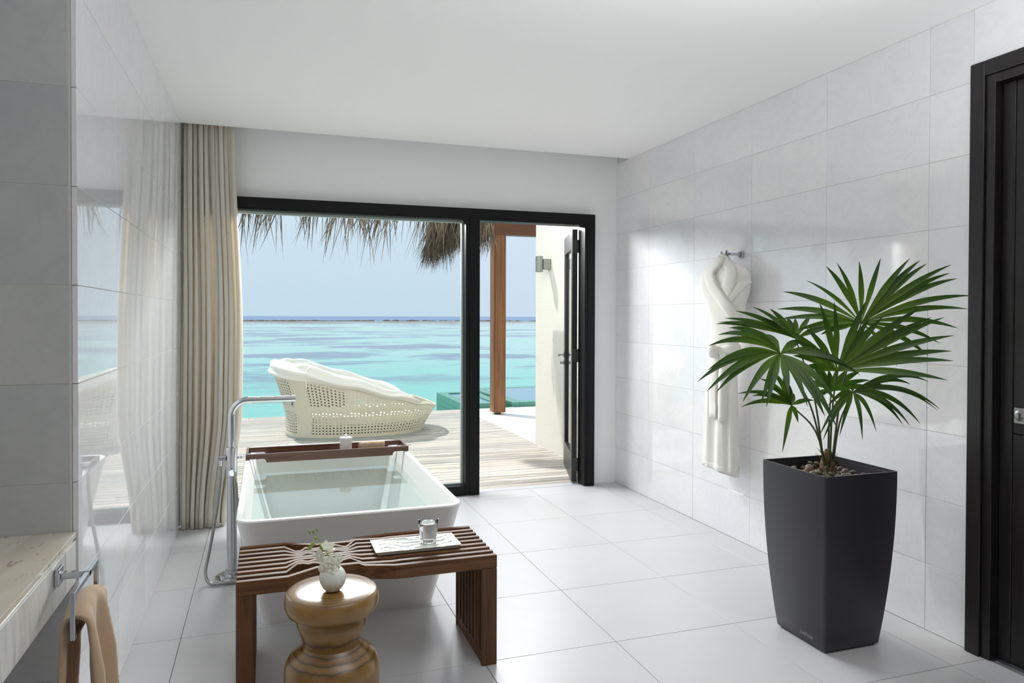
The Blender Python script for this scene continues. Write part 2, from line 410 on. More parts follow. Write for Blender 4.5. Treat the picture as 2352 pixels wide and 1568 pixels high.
# floor: 600 mm porcelain tiles
floor = obj('floor', bx((-1.3, YFRONT, -0.12), (XR + 0.1, YB + 0.02, -0.008)), m_grout_floor)
tag(floor, 'pale grey porcelain tiled bathroom floor', 'floor', kind='structure')
gx = [1.44265 + i * 0.6 for i in range(-6, 4)]; gy = [4.5118 - j * 0.6 for j in range(-3, 11)]
G = 0.0012
for x0 in gx:
    for y1 in gy:
        lo = (max(x0, -1.3), max(y1 - 0.6, -1.2)); hi = (min(x0 + 0.6, XR), min(y1, YB))
        if hi[0] - lo[0] < 0.02 or hi[1] - lo[1] < 0.02: continue
        d = (hi[0] - lo[0] - 2 * G, hi[1] - lo[1] - 2 * G, 0.01)
        inst('tile', tile_mesh('tile', d, m_tile_floor, 0.0008), floor, ((lo[0] + hi[0]) / 2, (lo[1] + hi[1]) / 2, -0.005 + random.uniform(-0.0002, 0.0)))

# ceiling with the curtain slot along the window wall
bm = bx((-1.3, YFRONT, ZC), (XR + 0.1, 5.135, ZC + 0.16)); box(bm, (-1.3, 5.135, ZC + 0.16), (XR + 0.1, 5.6, ZC + 0.3)); box(bm, (-1.3, YFRONT, ZC + 0.16), (XR + 0.1, 5.135, ZC + 0.3))
tag(obj('ceiling', bm, m_ceil), 'plain white painted ceiling with a curtain slot at the window wall', 'ceiling', kind='structure')

def wall_tiles(parent, axis, face, thick, a_joints, z_joints, cut=None, tile_m=m_tile_wall):
    """rectangular tiles on a wall plane; axis 'x' = wall normal along X"""
    for a0, a1 in zip(a_joints, a_joints[1:]):
        for z0, z1 in zip(z_joints, z_joints[1:]):
            rects = [(a0, a1, z0, z1)]
            if cut:
                ca0, ca1, cz1 = cut; out = []
                for (p, q, r, s) in rects:
                    if q <= ca0 or p >= ca1 or r >= cz1: out.append((p, q, r, s)); continue
                    if s > cz1: out.append((max(p, ca0) if p >= ca0 else p, q, cz1, s)) if p >= ca0 else out.append((p, q, r, s))
                rects = out
            for (p, q, r, s) in rects:
                if q - p < 0.012 or s - r < 0.012: continue
                g = 0.001; dims = (thick, q - p - 2 * g, s - r - 2 * g) if axis == 'x' else (q - p - 2 * g, thick, s - r - 2 * g)
                c = face
                pos = (c, (p + q) / 2, (r + s) / 2) if axis == 'x' else ((p + q) / 2, c, (r + s) / 2)
                jit = random.uniform(-0.0004, 0.0004)
                pos = (pos[0] + (jit if axis == 'x' else 0), pos[1] + (jit if axis == 'y' else 0), pos[2])
                inst('tile', tile_mesh('tile', dims, tile_m, 0.0007), parent, pos)

ZJ = [0.0, 0.3, 0.6, 0.9, 1.2, 1.5, 1.8, 2.1, 2.4, ZC]
DY1, DY0, DZ = 2.195, 1.05, 2.465     # door_2 trim outer edges
bm = bx((XR + 0.0026, DY1, -0.12), (XR + 0.2, 5.6, ZC + 0.3)); box(bm, (XR + 0.0026, DY0, DZ), (XR + 0.2, DY1, ZC + 0.3)); box(bm, (XR + 0.0026, YFRONT, -0.12), (XR + 0.2, DY0, ZC + 0.3))
wr = tag(obj('wall_right', bm, m_grout), 'right wall clad in polished white marble tiles', 'wall', kind='structure')
wall_tiles(wr, 'x', XR + 0.005, 0.01, [0.0, 0.585, 1.05, DY1, 2.4, 3.005, 3.61, 4.215, 4.82, YB], ZJ[:-1] + [ZC - 0.0005], cut=(DY0, DY1, DZ))

bm = bx((XL - 0.16, YN + 0.03, -0.12), (XL - 0.0026, 5.6, ZC + 0.3))
wl = tag(obj('wall_left', bm, m_grout), 'left wall of mirror-polished white marble beside the curtain', 'wall', kind='structure')
m_tile_left = marble('mirror_polished_marble', 0.02, srgb(236, 237, 239), srgb(230, 232, 235), 0.9, 2.0, 0.02)
wall_tiles(wl, 'x', XL - 0.0075, 0.015, [YN, 3.01, 3.615, 4.22, 4.825, YB], ZJ[:-1] + [ZC - 0.0005], tile_m=m_tile_left)

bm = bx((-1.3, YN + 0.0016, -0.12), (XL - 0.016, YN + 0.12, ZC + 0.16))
wi = tag(obj('wall_inner', bm, m_grout), 'shade-darkened marble end wall above the vanity counter', 'wall', kind='structure')
m_tile_niche = marble('honed_shade_darkened_marble', 0.3, srgb(196, 199, 197), srgb(184, 188, 188), 0.4, 1.5, 0.10)  # white marble with the wall's shade put into its colour
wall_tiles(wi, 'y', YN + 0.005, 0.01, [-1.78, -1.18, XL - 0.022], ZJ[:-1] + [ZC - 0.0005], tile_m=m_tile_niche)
tag(obj('wall_vanity', bx((-1.4, YFRONT, -0.12), (-1.2, YN + 0.01, ZC + 0.16)), m_plaster), 'plain white wall behind the vanity counter', 'wall', kind='structure')
tag(obj('wall_front', bx((-1.3, YFRONT - 0.15, -0.12), (XR + 0.2, YFRONT, ZC + 0.16)), m_plaster), 'plain white wall at the near end of the room', 'wall', kind='structure')

FX0, FX1, FZ = -0.46, 2.60, 2.255
bm = bx((FX1, YB, -0.12), (XR + 0.0105, 5.6, ZC + 0.3)); box(bm, (-0.71, YB, FZ), (FX1, 5.6, ZC + 0.3)); box(bm, (-0.71, YB, -0.12), (FX0, 5.6, FZ))
tag(obj('wall_back', bm, m_plaster), 'white plastered wall around the window and open door', 'wall', kind='structure')
tag(obj('trim_1', bx((FX0, YB + 0.02, -0.12), (FX1, 5.47, -0.003), 0.003), m_tile_floor), 'pale stone sill strip under the window and doorway', 'sill', kind='structure')

# window: black frame with fixed pane
win = thing('window_1', 'large fixed window in a black frame behind the bathtub', 'window', (0, 0, 0), kind='structure')
FY0, FY1 = 5.29, 5.42
obj('frame_head', bx((FX0, FY0, 2.165), (FX1, FY1, FZ), 0.003), m_black, win)
obj('frame_head_lip', bx((FX0, FY0 - 0.006, 2.185), (FX1, FY0, FZ), 0.002), m_black, win)
obj('mullion', bx((1.487, FY0, 0.0), (1.60, FY1, 2.165), 0.003), m_black, win)
obj('mullion_lip', bx((1.52, FY0 - 0.006, 0.0), (1.60, FY0, 2.185), 0.002), m_black, win)
obj('frame_jamb', bx((2.51, FY0, 0.0), (FX1, FY1, 2.165), 0.003), m_black, win)
obj('frame_jamb_lip', bx((2.535, FY0 - 0.006, 0.0), (FX1, FY0, 2.185), 0.002), m_black, win)
obj('frame_jamb', bx((FX0, FY0, 0.0), (FX0 + 0.08, FY1, 2.165), 0.003), m_black, win)
obj('bottom_rail', bx((FX0 + 0.08, FY0, 0.0), (1.487, FY1, 0.075), 0.003), m_black, win)
for lo, hi in (((FX0 + 0.08, 5.365, 2.148), (1.487, 5.40, 2.165)), ((1.472, 5.365, 0.075), (1.487, 5.40, 2.148)), ((FX0 + 0.08, 5.365, 0.075), (1.472, 5.40, 0.085))):
    obj('glazing_bead', bx(lo, hi), m_bead, win)
obj('glass_pane', bx((FX0 + 0.08, 5.378, 0.08), (1.475, 5.386, 2.155)), m_pane, win)

# exterior door standing open
door1 = thing('door_1', 'black glazed door standing open onto the deck', 'door', (2.497, 5.41, 0), math.radians(90 - 18.5), kind='structure')
DW, DH, DT = 0.74, 2.145, 0.044
# local: x along leaf from the hinge, y thickness (0..DT), z up
obj('stile', bx((0.0, 0, 0.012), (0.10, DT, DH), 0.002), m_door, door1); obj('stile', bx((DW - 0.10, 0, 0.012), (DW, DT, DH), 0.002), m_door, door1)
obj('rail', bx((0.10, 0, 0.012), (DW - 0.10, DT, 0.24), 0.002), m_door, door1); obj('rail', bx((0.10, 0, DH - 0.16), (DW - 0.10, DT, DH), 0.002), m_door, door1)
obj('glass_pane', bx((0.10, 0.018, 0.24), (DW - 0.10, 0.026, DH - 0.16)), m_pane, door1)
for z in (0.16, 1.08, 2.0):
    h = obj('hinge', bx((-0.004, 0.004, z - 0.055), (0.0, DT - 0.004, z + 0.055)), m_hinge, door1)
    bm = newbm(); tube(bm, [(-0.006, -0.006, z - 0.055), (-0.006, -0.006, z + 0.055)], 0.007, 8); obj('hinge_knuckle', bm, m_hinge, h, True)
for s, y0 in ((1, DT), (-1, 0.0)):
    h = obj('door_handle', bx((DW - 0.065, min(y0, y0 + s * 0.008), 1.05 - 0.025), (DW - 0.015, max(y0, y0 + s * 0.008), 1.05 + 0.025), 0.002), m_steel, door1)
    bm = newbm(); tube(bm, [(DW - 0.04, y0, 1.05), (DW - 0.04, y0 + s * 0.055, 1.05), (DW - 0.05, y0 + s * 0.06, 1.05), (DW - 0.16, y0 + s * 0.06, 1.05)], 0.009, 10); obj('lever', bm, m_steel, h, 40)
    t_ = obj('thumb_turn', bx((DW - 0.06, min(y0, y0 + s * 0.008), 0.955), (DW - 0.02, max(y0, y0 + s * 0.008), 0.995), 0.002), m_steel, door1)
    bm = newbm(); tube(bm, [(DW - 0.04, y0, 0.975), (DW - 0.04, y0 + s * 0.04, 0.975)], 0.012, 12); obj('turn_knob', bm, m_steel, t_, 40)

# dark inner door on the right wall
door2 = thing('door_2', 'near-black timber door in its frame on the right wall', 'door', (0, 0, 0), kind='structure')
XF = XR - 0.022
obj('architrave', bx((XF, DY1 - 0.062, 0), (XR + 0.02, DY1, DZ), 0.003), m_door, door2)
obj('architrave', bx((XF, DY0, 0), (XR + 0.02, DY0 + 0.062, DZ), 0.003), m_door, door2)
obj('architrave', bx((XF, DY0 + 0.062, DZ - 0.062), (XR + 0.02, DY1 - 0.062, DZ), 0.003), m_door, door2)
obj('jamb', bx((XF + 0.012, DY1 - 0.10, 0), (XR + 0.19, DY1 - 0.0625, DZ - 0.0625), 0.002), m_door, door2)
obj('jamb', bx((XF + 0.012, DY0 + 0.0625, 0), (XR + 0.19, DY0 + 0.10, DZ - 0.0625), 0.002), m_door, door2)
obj('jamb', bx((XF + 0.012, DY0 + 0.10, DZ - 0.10), (XR + 0.19, DY1 - 0.10, DZ - 0.0625), 0.002), m_door, door2)
L0, L1, LZ = DY0 + 0.104, DY1 - 0.104, DZ - 0.104
leafx = XR + 0.03
obj('stile', bx((leafx, L1 - 0.05, 0.006), (leafx + 0.045, L1, LZ), 0.002), m_door, door2)
obj('stile', bx((leafx, L0, 0.006), (leafx + 0.045, L0 + 0.05, LZ), 0.002), m_door, door2)
for z0, z1 in ((0.006, 0.94), (0.943, LZ)):
    obj('door_panel', bx((leafx + 0.004, L0 + 0.05, z0), (leafx + 0.042, L1 - 0.05, z1), 0.002), m_door, door2)
pl = obj('flush_pull', bx((leafx - 0.006, 1.97, 0.985), (leafx, 2.032, 1.05), 0.002), m_steel, door2)
bm = newbm(); lathe(bm, [(0.0, 0.006), (0.018, 0.006), (0.022, 0.004), (0.022, 0.0)], 24)
bmesh.ops.transform(bm, matrix=Matrix.Translation((leafx - 0.006, 2.006, 1.018)) @ Matrix.Rotation(-PI / 2, 4, 'Y'), verts=bm.verts)
rz_ = obj('rosette', bm, m_steel, pl, 30)
obj('thumb_turn', bx((leafx - 0.02, 2.002, 1.005), (leafx - 0.011, 2.01, 1.031), 0.001), m_steel, pl)

# ------------------------------------------------------------------ outside
ZD = -0.03
deck = obj('deck', bx((-5.0, 5.5, ZD - 0.16), (2.895, 10.42, ZD - 0.06)), m_dark)
tag(deck, 'weathered timber deck outside the window and door', 'deck', kind='structure')
y = 5.475; row = 0
while y < 10.44:
    w = 0.0905; y2 = min(y + w, 10.452)
    j = -1.4 + ((row * 1.37) % 3.4)
    for x0, x1 in ((-5.0, j - 0.0015), (j + 0.0015, 2.897)):
        d = (x1 - x0, y2 - y, 0.028)
        inst('plank', tile_mesh('plank', d, m_deckw, 0.003), deck, ((x0 + x1) / 2, (y + y2) / 2, ZD - 0.014 + random.uniform(-0.0012, 0.0006)))
    y += w + 0.0105; row += 1
obj('edge_beam', bx((-5.0, 10.40, ZD - 0.3), (2.6, 10.7, ZD - 0.035), 0.004), m_deckw, deck)
ter = tag(obj('terrace', bx((2.899, 5.6, ZD - 0.3), (9.0, 10.468, ZD)), m_terrace), 'bright white terrace floor beside the deck', 'terrace', kind='structure')
tag(obj('wall_outside', bx((2.9, 5.6, ZD), (3.6, 7.40, 3.3), 0.004), m_render), 'cream rendered wall outside the open door', 'wall', kind='structure')

# infinity pool beyond the terrace
pool = thing('infinity_pool', 'raised green-tiled infinity pool beyond the white terrace', 'pool', (0, 0, 0))
def basin(x0, x1, y0, y1, z1, wl_, zw, nm):
    bm = newbm()
    box(bm, (x0, y0, -2.2), (x0 + wl_, y1, z1)); box(bm, (x1 - wl_, y0, -2.2), (x1, y1, z1))
    box(bm, (x0 + wl_, y0, -2.2), (x1 - wl_, y0 + wl_, z1)); box(bm, (x0 + wl_, y1 - wl_, -2.2), (x1 - wl_, y1, z1))
    o = obj(nm, bm, m_pooltile, pool)
    obj('pool_water', bx((x0 + wl_, y0 + wl_, -1.0), (x1 - wl_, y1 - wl_, zw)), m_poolwater, pool)
basin(2.90, 3.60, 10.48, 12.24, 0.045, 0.16, 0.03, 'overflow_basin')
basin(3.713, 8.5, 10.47, 12.82, 0.045, 0.2, 0.043, 'main_basin')
obj('channel_water', bx((3.602, 10.5, -1.0), (3.711, 12.2, -0.12)), m_poolwater, pool)

# pavilion: post, beam, thatch
post = thing('timber_post', 'square varnished timber post standing on the white terrace', 'post', (3.25, 9.815, ZD))
obj('shaft', bx((-0.072, -0.095, 0.03), (0.072, 0.095, 2.632), 0.004), m_post, post)
obj('face_board', bx((-0.095, -0.085, 0.03), (-0.0725, 0.085, 2.632), 0.003), m_post, post); obj('face_board', bx((0.0725, -0.085, 0.03), (0.095, 0.085, 2.632), 0.003), m_post, post)
bm = newbm(); lathe(bm, [(0.0, 0.0), (0.05, 0.0), (0.05, 0.03), (0.0, 0.03)], 20); obj('foot', bm, m_hinge, post, 40)
bm = newbm(); prism(bm, [(2.955, 2.70), (3.01, 2.605), (7.0, 2.605), (7.0, 2.80), (2.955, 2.80)], 9.735, 9.895)
bmesh.ops.transform(bm, matrix=Matrix(((1, 0, 0, 0), (0, 0, 1, 0), (0, 1, 0, 0), (0, 0, 0, 1))), verts=bm.verts)
beam = tag(obj('timber_beam', bm, m_beam), 'brown roof beam resting on the timber post', 'beam')

def strand(bm, p, d, L, w, bend):
    """one dry leaf strip: narrow folded ribbon"""
    d = d.normalized(); s = d.cross(Vector((random.uniform(-1, 1), random.uniform(-1, 1), random.uniform(-.3, .3)))).normalized()
    pts = []
    for i in range(4):
        t = i / 3; c = p + d * L * t + bend * (t * t); ww = w * (1 - t) ** 0.7 + 0.0006
        pts.append((bm.verts.new(c - s * ww), bm.verts.new(c + s * ww)))
    for a, b in zip(pts, pts[1:]): bm.faces.new((a[0], a[1], b[1], b[0]))

random.seed(21)
eave = thing('thatched_eave', 'dry palm-thatch eave hanging along the top of the window', 'thatch', (0, 0, 0))
bm = newbm(); prism(bm, [(5.62, 3.02), (6.98, 2.44), (7.02, 2.56), (5.62, 3.2)], -3.5, 2.2)
bmesh.ops.transform(bm, matrix=Matrix(((0, 0, 1, 0), (1, 0, 0, 0), (0, 1, 0, 0), (0, 0, 0, 1))), verts=bm.verts)
obj('thatch_layer', bm, m_thatch, eave)
bm = newbm()
clumps = [random.uniform(-3.4, 2.2) for _ in range(120)]
for c in clumps:
    lean = random.uniform(-0.35, 0.12); long = random.choice((0.30, 0.36, 0.44, 0.55))
    for k_ in range(random.randint(3, 8)):
        p = Vector((c + random.gauss(0, 0.05), 6.9 + random.uniform(-0.1, 0.08), 2.50))
        d = Vector((lean + random.gauss(0, 0.16), random.gauss(0.0, 0.12), -1))
        strand(bm, p, d, random.uniform(0.5, 1.0) * long + 0.08, random.uniform(0.004, 0.010), Vector((random.gauss(0, 0.03), 0, -0.02)))
for k_ in range(260):
    p = Vector((random.uniform(-3.4, 2.2), 6.9 + random.uniform(-0.1, 0.08), 2.50)); d = Vector((random.gauss(-0.12, 0.22), random.gauss(0, 0.1), -1))
    strand(bm, p, d, random.uniform(0.14, 0.30), random.uniform(0.004, 0.009), Vector((0, 0, 0)))
f_ = obj('thatch_fringe', bm, m_thatch, eave); f_['kind'] = 'stuff'

pav = thing('roof_corner_thatch', 'thick thatched roof corner at the upper right of the window pane', 'thatch', (0, 0, 0))
bm = newbm(); prism(bm, [(1.86, 2.40), (1.95, 2.35), (2.10, 2.32), (2.36, 2.45), (2.36, 2.70), (1.94, 2.62)], 7.30, 7.62)
bmesh.ops.transform(bm, matrix=Matrix(((1, 0, 0, 0), (0, 0, 1, 0), (0, 1, 0, 0), (0, 0, 0, 1))), verts=bm.verts)
obj('thatch_layer', bm, m_thatch, pav)
bm = newbm()
for k_ in range(2300):
    u = random.random() ** 1.25
    x0 = 1.75 + 0.39 * u + random.gauss(0, 0.03); z0 = 2.29 + 0.34 * random.random() * (0.4 + 0.6 * u) + 0.10 * u
    d = Vector((random.gauss(-0.36, 0.13) - 0.25 * max(0, z0 - 2.4), random.gauss(-0.12, 0.1), -1)); L = random.uniform(0.17, 0.42) * (1.05 - 0.45 * u)
    strand(bm, Vector((x0, random.uniform(7.28, 7.66), z0)), d, L, random.uniform(0.0025, 0.0075), Vector((random.gauss(0.02, 0.03), 0, -0.04)))
for k_ in range(420):
    p = Vector((random.uniform(2.0, 2.40), random.uniform(7.3, 7.7), random.uniform(2.30, 2.52))); strand(bm, p, Vector((random.gauss(-0.12, 0.12), random.gauss(0, 0.1), -1)), random.uniform(0.10, 0.28), random.uniform(0.0025, 0.0065), Vector((0, 0, -0.02)))
for k_ in range(70):
    p = Vector((random.uniform(1.68, 1.95), random.uniform(7.3, 7.6), 2.24)); strand(bm, p, Vector((random.gauss(-0.05, 0.12), 0, -1)), random.uniform(0.18, 0.38), 0.003, Vector((0.02, 0, 0)))
f_ = obj('thatch_fringe', bm, m_thatch, pav); f_['kind'] = 'stuff'

# wall lamp outside
lamp = thing('wall_lamp', 'grey cylinder wall lamp on the cream outside wall', 'lamp', (2.9, 6.99, 1.97))
obj('wall_box', bx((-0.085, -0.045, -0.055), (0.0, 0.045, 0.055), 0.004), m_lampgrey, lamp)
bm = newbm(); lathe(bm, [(0, -0.085), (0.036, -0.085), (0.04, -0.082), (0.04, 0.082), (0.036, 0.085), (0, 0.085)], 32)
bmesh.ops.transform(bm, matrix=Matrix.Translation((-0.122, 0, 0)), verts=bm.verts); obj('lamp_body', bm, m_lampgrey, lamp, 40)

# sea and reef
bm = newbm(); vs = [bm.verts.new(p) for p in ((-9000, 3.0, 0), (9000, 3.0, 0), (9000, 14000, 0), (-9000, 14000, 0))]; bm.faces.new(vs)
sea = tag(obj('sea', bm, m_sea, loc=(0, 0, -2.0)), 'turquoise lagoon running out to the deep blue horizon', 'sea', kind='structure')
random.seed(5)
bm = newbm()
for k_ in range(420):
    x = random.uniform(-160, 340); yy = 478 + random.gauss(0, 3) + (x * 0.01)
    r = random.uniform(0.6, 2.2); sphere(bm, (x, yy, -2.0), r, 6, 4, (1.4, 1.0, random.uniform(0.25, 0.5)))
rf = tag(obj('reef_rocks', bm, m_reef), 'line of dark reef rocks breaking the water before the horizon', 'reef', kind='stuff')
bm = newbm()
for k_ in range(300):
    x = random.uniform(-150, 330); yy = random.choice((random.uniform(395, 455), random.uniform(320, 400), random.uniform(425, 455), random.uniform(430, 450)))
    if mnoise.noise((x * 0.012, yy * 0.02, 3.1)) < -0.12: continue
    sphere(bm, (x, yy, -2.0), 1.0, 8, 4, (random.uniform(3, 14), random.uniform(2, 7), 0.07))
tag(obj('reef_flats', bm, m_reef_flat), 'brown coral flats showing above the lagoon in front of the rocks', 'reef', kind='stuff')

# ------------------------------------------------------------------ wicker daybed on the deck
random.seed(3)
DBX, DBY = 1.05, 8.86
def db_top(x): return interp([(0.0, 0.735), (0.42, 0.70), (0.91, 0.60), (1.42, 0.46), (1.75, 0.375), (2.1, 0.30)], x)
def db_pt(a, z01):
    """a: plan angle, z01: 0 bottom .. 1 rim"""
    ca, sa = math.cos(a), math.sin(a); e_ = 2 / 2.5
    px = math.copysign(abs(ca) ** e_, ca); py = math.copysign(abs(sa) ** e_, sa)
    flx = 0.10 if px < 0 else 0.12
    a_x = 0.83 + (flx * z01 ** 1.3) ; a_y = 0.64 + 0.05 * z01
    x = DBX + px * a_x
    z = 0.03 + (db_top(x) - 0.03) * z01
    if px > 0: x = DBX + px * (0.82 + 0.19 * min(1, z / 0.32) ** 1.2)
    else: x = DBX + px * (0.83 + 0.14 * max(0, (z - 0.25) / 0.5) ** 1.2)
    return Vector((x, DBY + py * a_y, ZD + z))
bed = thing('wicker_daybed', 'cream wicker daybed with folded canvas hood on the deck', 'daybed', (0, 0, 0))
NA = 124
_tab = [0.0]; _N = 1440
for i in range(_N): _tab.append(_tab[-1] + (db_pt(2 * PI * (i + 1) / _N, 0.5).xy - db_pt(2 * PI * i / _N, 0.5).xy).length)
def arc_ang(f):
    t = (f % 1.0) * _tab[-1]; i = next(k_ for k_ in range(_N) if _tab[k_ + 1] >= t)
    return 2 * PI * (i + (t - _tab[i]) / max(1e-9, _tab[i + 1] - _tab[i])) / _N
cane = newbm(); solidw = newbm()
def band_rows(a):  # rows that are the solid band
    return
for i in range(NA):
    a0 = arc_ang(i / NA); a1 = arc_ang((i + 1) / NA)
    if a1 < a0: a1 += 2 * PI
    x = db_pt((a0 + a1) / 2, 0.5).x
    nz = max(6, round((db_top(x) - 0.03) / 0.033))
    H_ = db_top(x) - 0.03
    for j in range(nz):
        zc = 0.03 + H_ * (j + 0.5) / nz
        t0, t1 = j / nz, (j + 1) / nz
        am = math.degrees((a0 + a1) / 2) % 360
        solid_cell = (0.315 < zc < 0.385) or j == 0 or j == nz - 1 or 216 < am < 232 or 128 < am < 144
        q = [db_pt(a0, t0), db_pt(a1, t0), db_pt(a1, t1), db_pt(a0, t1)]
        if solid_cell:
            solidw.faces.new([solidw.verts.new(p) for p in q])
        else:
            c = (q[0] + q[1] + q[2] + q[3]) / 4; outer = []; inner = []
            mids = [(q[k_] + q[(k_ + 1) % 4]) / 2 for k_ in range(4)]
            ring = [q[0], mids[0], q[1], mids[1], q[2], mids[2], q[3], mids[3]]
            ov = [cane.verts.new(p) for p in ring]
            iv = [cane.verts.new(c + (p - c) * (0.38 if n_ % 2 == 0 else 0.53)) for n_, p in enumerate(ring)]
            for k_ in range(8): cane.faces.new((ov[k_], ov[(k_ + 1) % 8], iv[(k_ + 1) % 8], iv[k_]))
bmesh.ops.remove_doubles(cane, verts=cane.verts, dist=0.0004); bmesh.ops.remove_doubles(solidw, verts=solidw.verts, dist=0.0004)
solid(obj('cane_weave', cane, m_wicker, bed), 0.004); solid(obj('solid_weave', solidw, m_weave, bed), 0.013)
bm = newbm(); tube(bm, [db_pt(2 * PI * i / 96, 1.0) for i in range(97)], 0.014, 8); obj('rim_braid', bm, m_wicker, bed, True)
bm = newbm(); V = grid(bm, 64, 2, lambda u, w: (db_pt(2 * PI * u, 0.0) + Vector((0, 0, -0.03 + 0.03 * w))), wrap=True); bm.faces.new([r_[0] for r_ in V][::-1]); obj('plinth', bm, m_plinth, bed)
bm = newbm()
cus = [db_pt(2 * PI * i / 48, 0.3) for i in range(48)]
lo_ = [bm.verts.new((DBX + (p.x - DBX) * 0.94, DBY + (p.y - DBY) * 0.94, ZD + 0.17)) for p in cus]; hi_ = [bm.verts.new((v_.co.x, v_.co.y, ZD + 0.27)) for v_ in lo_]
for i in range(48): bm.faces.new((lo_[i], lo_[(i + 1) % 48], hi_[(i + 1) % 48], hi_[i]))
bm.faces.new(lo_[::-1]); bm.faces.new(hi_); obj('seat_cushion', bm, m_canvas, bed, 40)
m_lining = fabric('taupe_cushion_and_liner_cloth', srgb(112, 98, 78), 0.95, 300, 0.1)  # back cushion cloth, also used on the added dark liner
bm = newbm(); V = grid(bm, 80, 4, lambda u, w: Vector((DBX + (db_pt(2 * PI * u, 0.0).x - DBX) * 0.93, DBY + (db_pt(2 * PI * u, 0.0).y - DBY) * 0.93, ZD + 0.035 + 0.13 * w)), wrap=True)
bm.faces.new([r_[-1] for r_ in V]); bm.faces.new([r_[0] for r_ in V][::-1]); obj('added_dark_liner', bm, m_lining, bed, True)  # liner added below the seat so the weave holes look dark
bm = newbm()
def backc(u, w):
    a = math.radians(98 + 164 * u); t = 0.56 + 0.34 * w; p = db_pt(a, t); k_ = 0.90
    return Vector((DBX + (p.x - DBX) * k_, DBY + (p.y - DBY) * k_, p.z))
grid(bm, 40, 6, backc); solid(obj('back_cushion', bm, m_lining, bed, True), 0.06, 1.0)
# folded hood: gathered cloth along the rim, from the right front round the back of the head end
bm = newbm()
def hood(u, w):
    a = math.radians(-52 - 256 * u)            # runs from front right, round the left end, to back right
    p = db_pt(a, 1.0); q = db_pt(a, 0.9); nrm = Vector((p.x - DBX, (p.y - DBY) * 1.2, 0)).normalized()
    endf = min(1.0, 0.5 + min(u, 1 - u) / 0.05); mid = 1 - abs(2 * u - 1)
    hh = (0.06 + 0.085 * min(1, mid * 1.7)) * (0.35 + 0.65 * endf); ww = 0.085 * (0.5 + 0.5 * endf)
    b = 2 * PI * w
    fold = 1 + 0.16 * math.sin(5 * b + 3.0 * math.sin(9 * u)) + 0.12 * mnoise.noise((u * 14, math.cos(b) * 1.3, math.sin(b) * 1.3))
    off = nrm * (math.cos(b) * ww * fold - 0.02) + Vector((0, 0, (math.sin(b) * 0.5 + 0.42) * hh * 1.25 * fold))
    return p + off
V = grid(bm, 150, 30, hood)
bmesh.ops.remove_doubles(bm, verts=bm.verts, dist=0.0005)
for r_ in (0, -1):
    try: bm.faces.new(list(dict.fromkeys(v_ for v_ in V[r_] if v_.is_valid)))
    except Exception: pass
obj('folded_hood', bm, m_canvas, bed, True)
bm = newbm(); a_ = math.radians(-122)
ctr = db_pt(a_, 1.0); nr = Vector((ctr.x - DBX, (ctr.y - DBY) * 1.2, 0)).normalized()
tube(bm, catmull([ctr + nr * 0.075 + Vector((0, 0, -0.07)), ctr + nr * 0.085 + Vector((0, 0, 0.02)), ctr + nr * 0.085 + Vector((0, 0, 0.09)), ctr + nr * 0.03 + Vector((0, 0, 0.15)), ctr - nr * 0.05 + Vector((0, 0, 0.13))], 5), 0.007, 6); obj('tie_strap', bm, m_canvas, bed, True)

# ------------------------------------------------------------------ curtain
random.seed(11)
cur = thing('curtain', 'floor-length beige curtain gathered beside the window', 'curtain', (0, 0, 0))
bm = newbm()
NF = 10.5
ph = [random.uniform(-0.5, 0.5) for _ in range(24)]
def curt(u, w):
    z = 2.80 - (2.80 - 0.012) * w
    xr = interp([(0.0, -0.215), (0.55, -0.16), (0.72, -0.165), (1.0, -0.262)], w); xl = -0.54
    yc = interp([(0.0, 5.215), (0.35, 5.17), (1.0, 5.03)], w)
    kk = NF * u; i0 = int(min(kk, 22)); fr = kk - i0
    pz = ph[i0] * (1 - fr) + ph[min(i0 + 1, 23)] * fr
    a = 2 * PI * (kk + 0.75 * pz + 0.10 * math.sin(2.2 * w + 6 * u))
    amp = interp([(0, 0.028), (0.3, 0.045), (1.0, 0.055)], w) * (0.75 + 0.5 * abs(ph[(i0 * 3) % 24]))
    x = xl + (xr - xl) * u + 0.016 * math.sin(2 * a) * (1 if 0.02 < u < 0.98 else 0)
    y_ = yc + amp * math.sin(a) + 0.012 * math.sin(3.1 * kk + 3 * w)
    if u > 0.95: y_ += 0.03 * (u - 0.95) / 0.05
    return (max(x, -0.543), y_, z + (0.006 * math.sin(a) if w == 1 else 0))
grid(bm, 260, 40, curt)
solid(obj('curtain_cloth', bm, m_curtain, cur, True), 0.004)
obj('curtain_track', bx((-0.54, 5.195, 2.81), (2.75, 5.225, 2.835), 0.002), m_bead, cur)

# ------------------------------------------------------------------ vanity counter and towel ring
van = thing('vanity_counter', 'marble vanity counter with a deep apron at the left edge', 'counter', (0, 0, 0))
CXF = -0.552
obj('countertop', bx((-1.195, -0.6, 0.734), (CXF, YN - 0.002, 0.750), 0.002, 2), m_ctop, van)
obj('apron', bx((CXF - 0.03, -0.6, 0.598), (CXF - 0.001, YN - 0.002, 0.7235), 0.002, 2), m_capron, van)
obj('shadow_strip', bx((CXF - 0.03, -0.6, 0.7235), (CXF - 0.008, YN - 0.002, 0.734)), m_capron, van)
obj('base_panel', bx((-1.195, -0.6, 0.56), (CXF - 0.03, YN - 0.002, 0.734)), m_plaster, van)

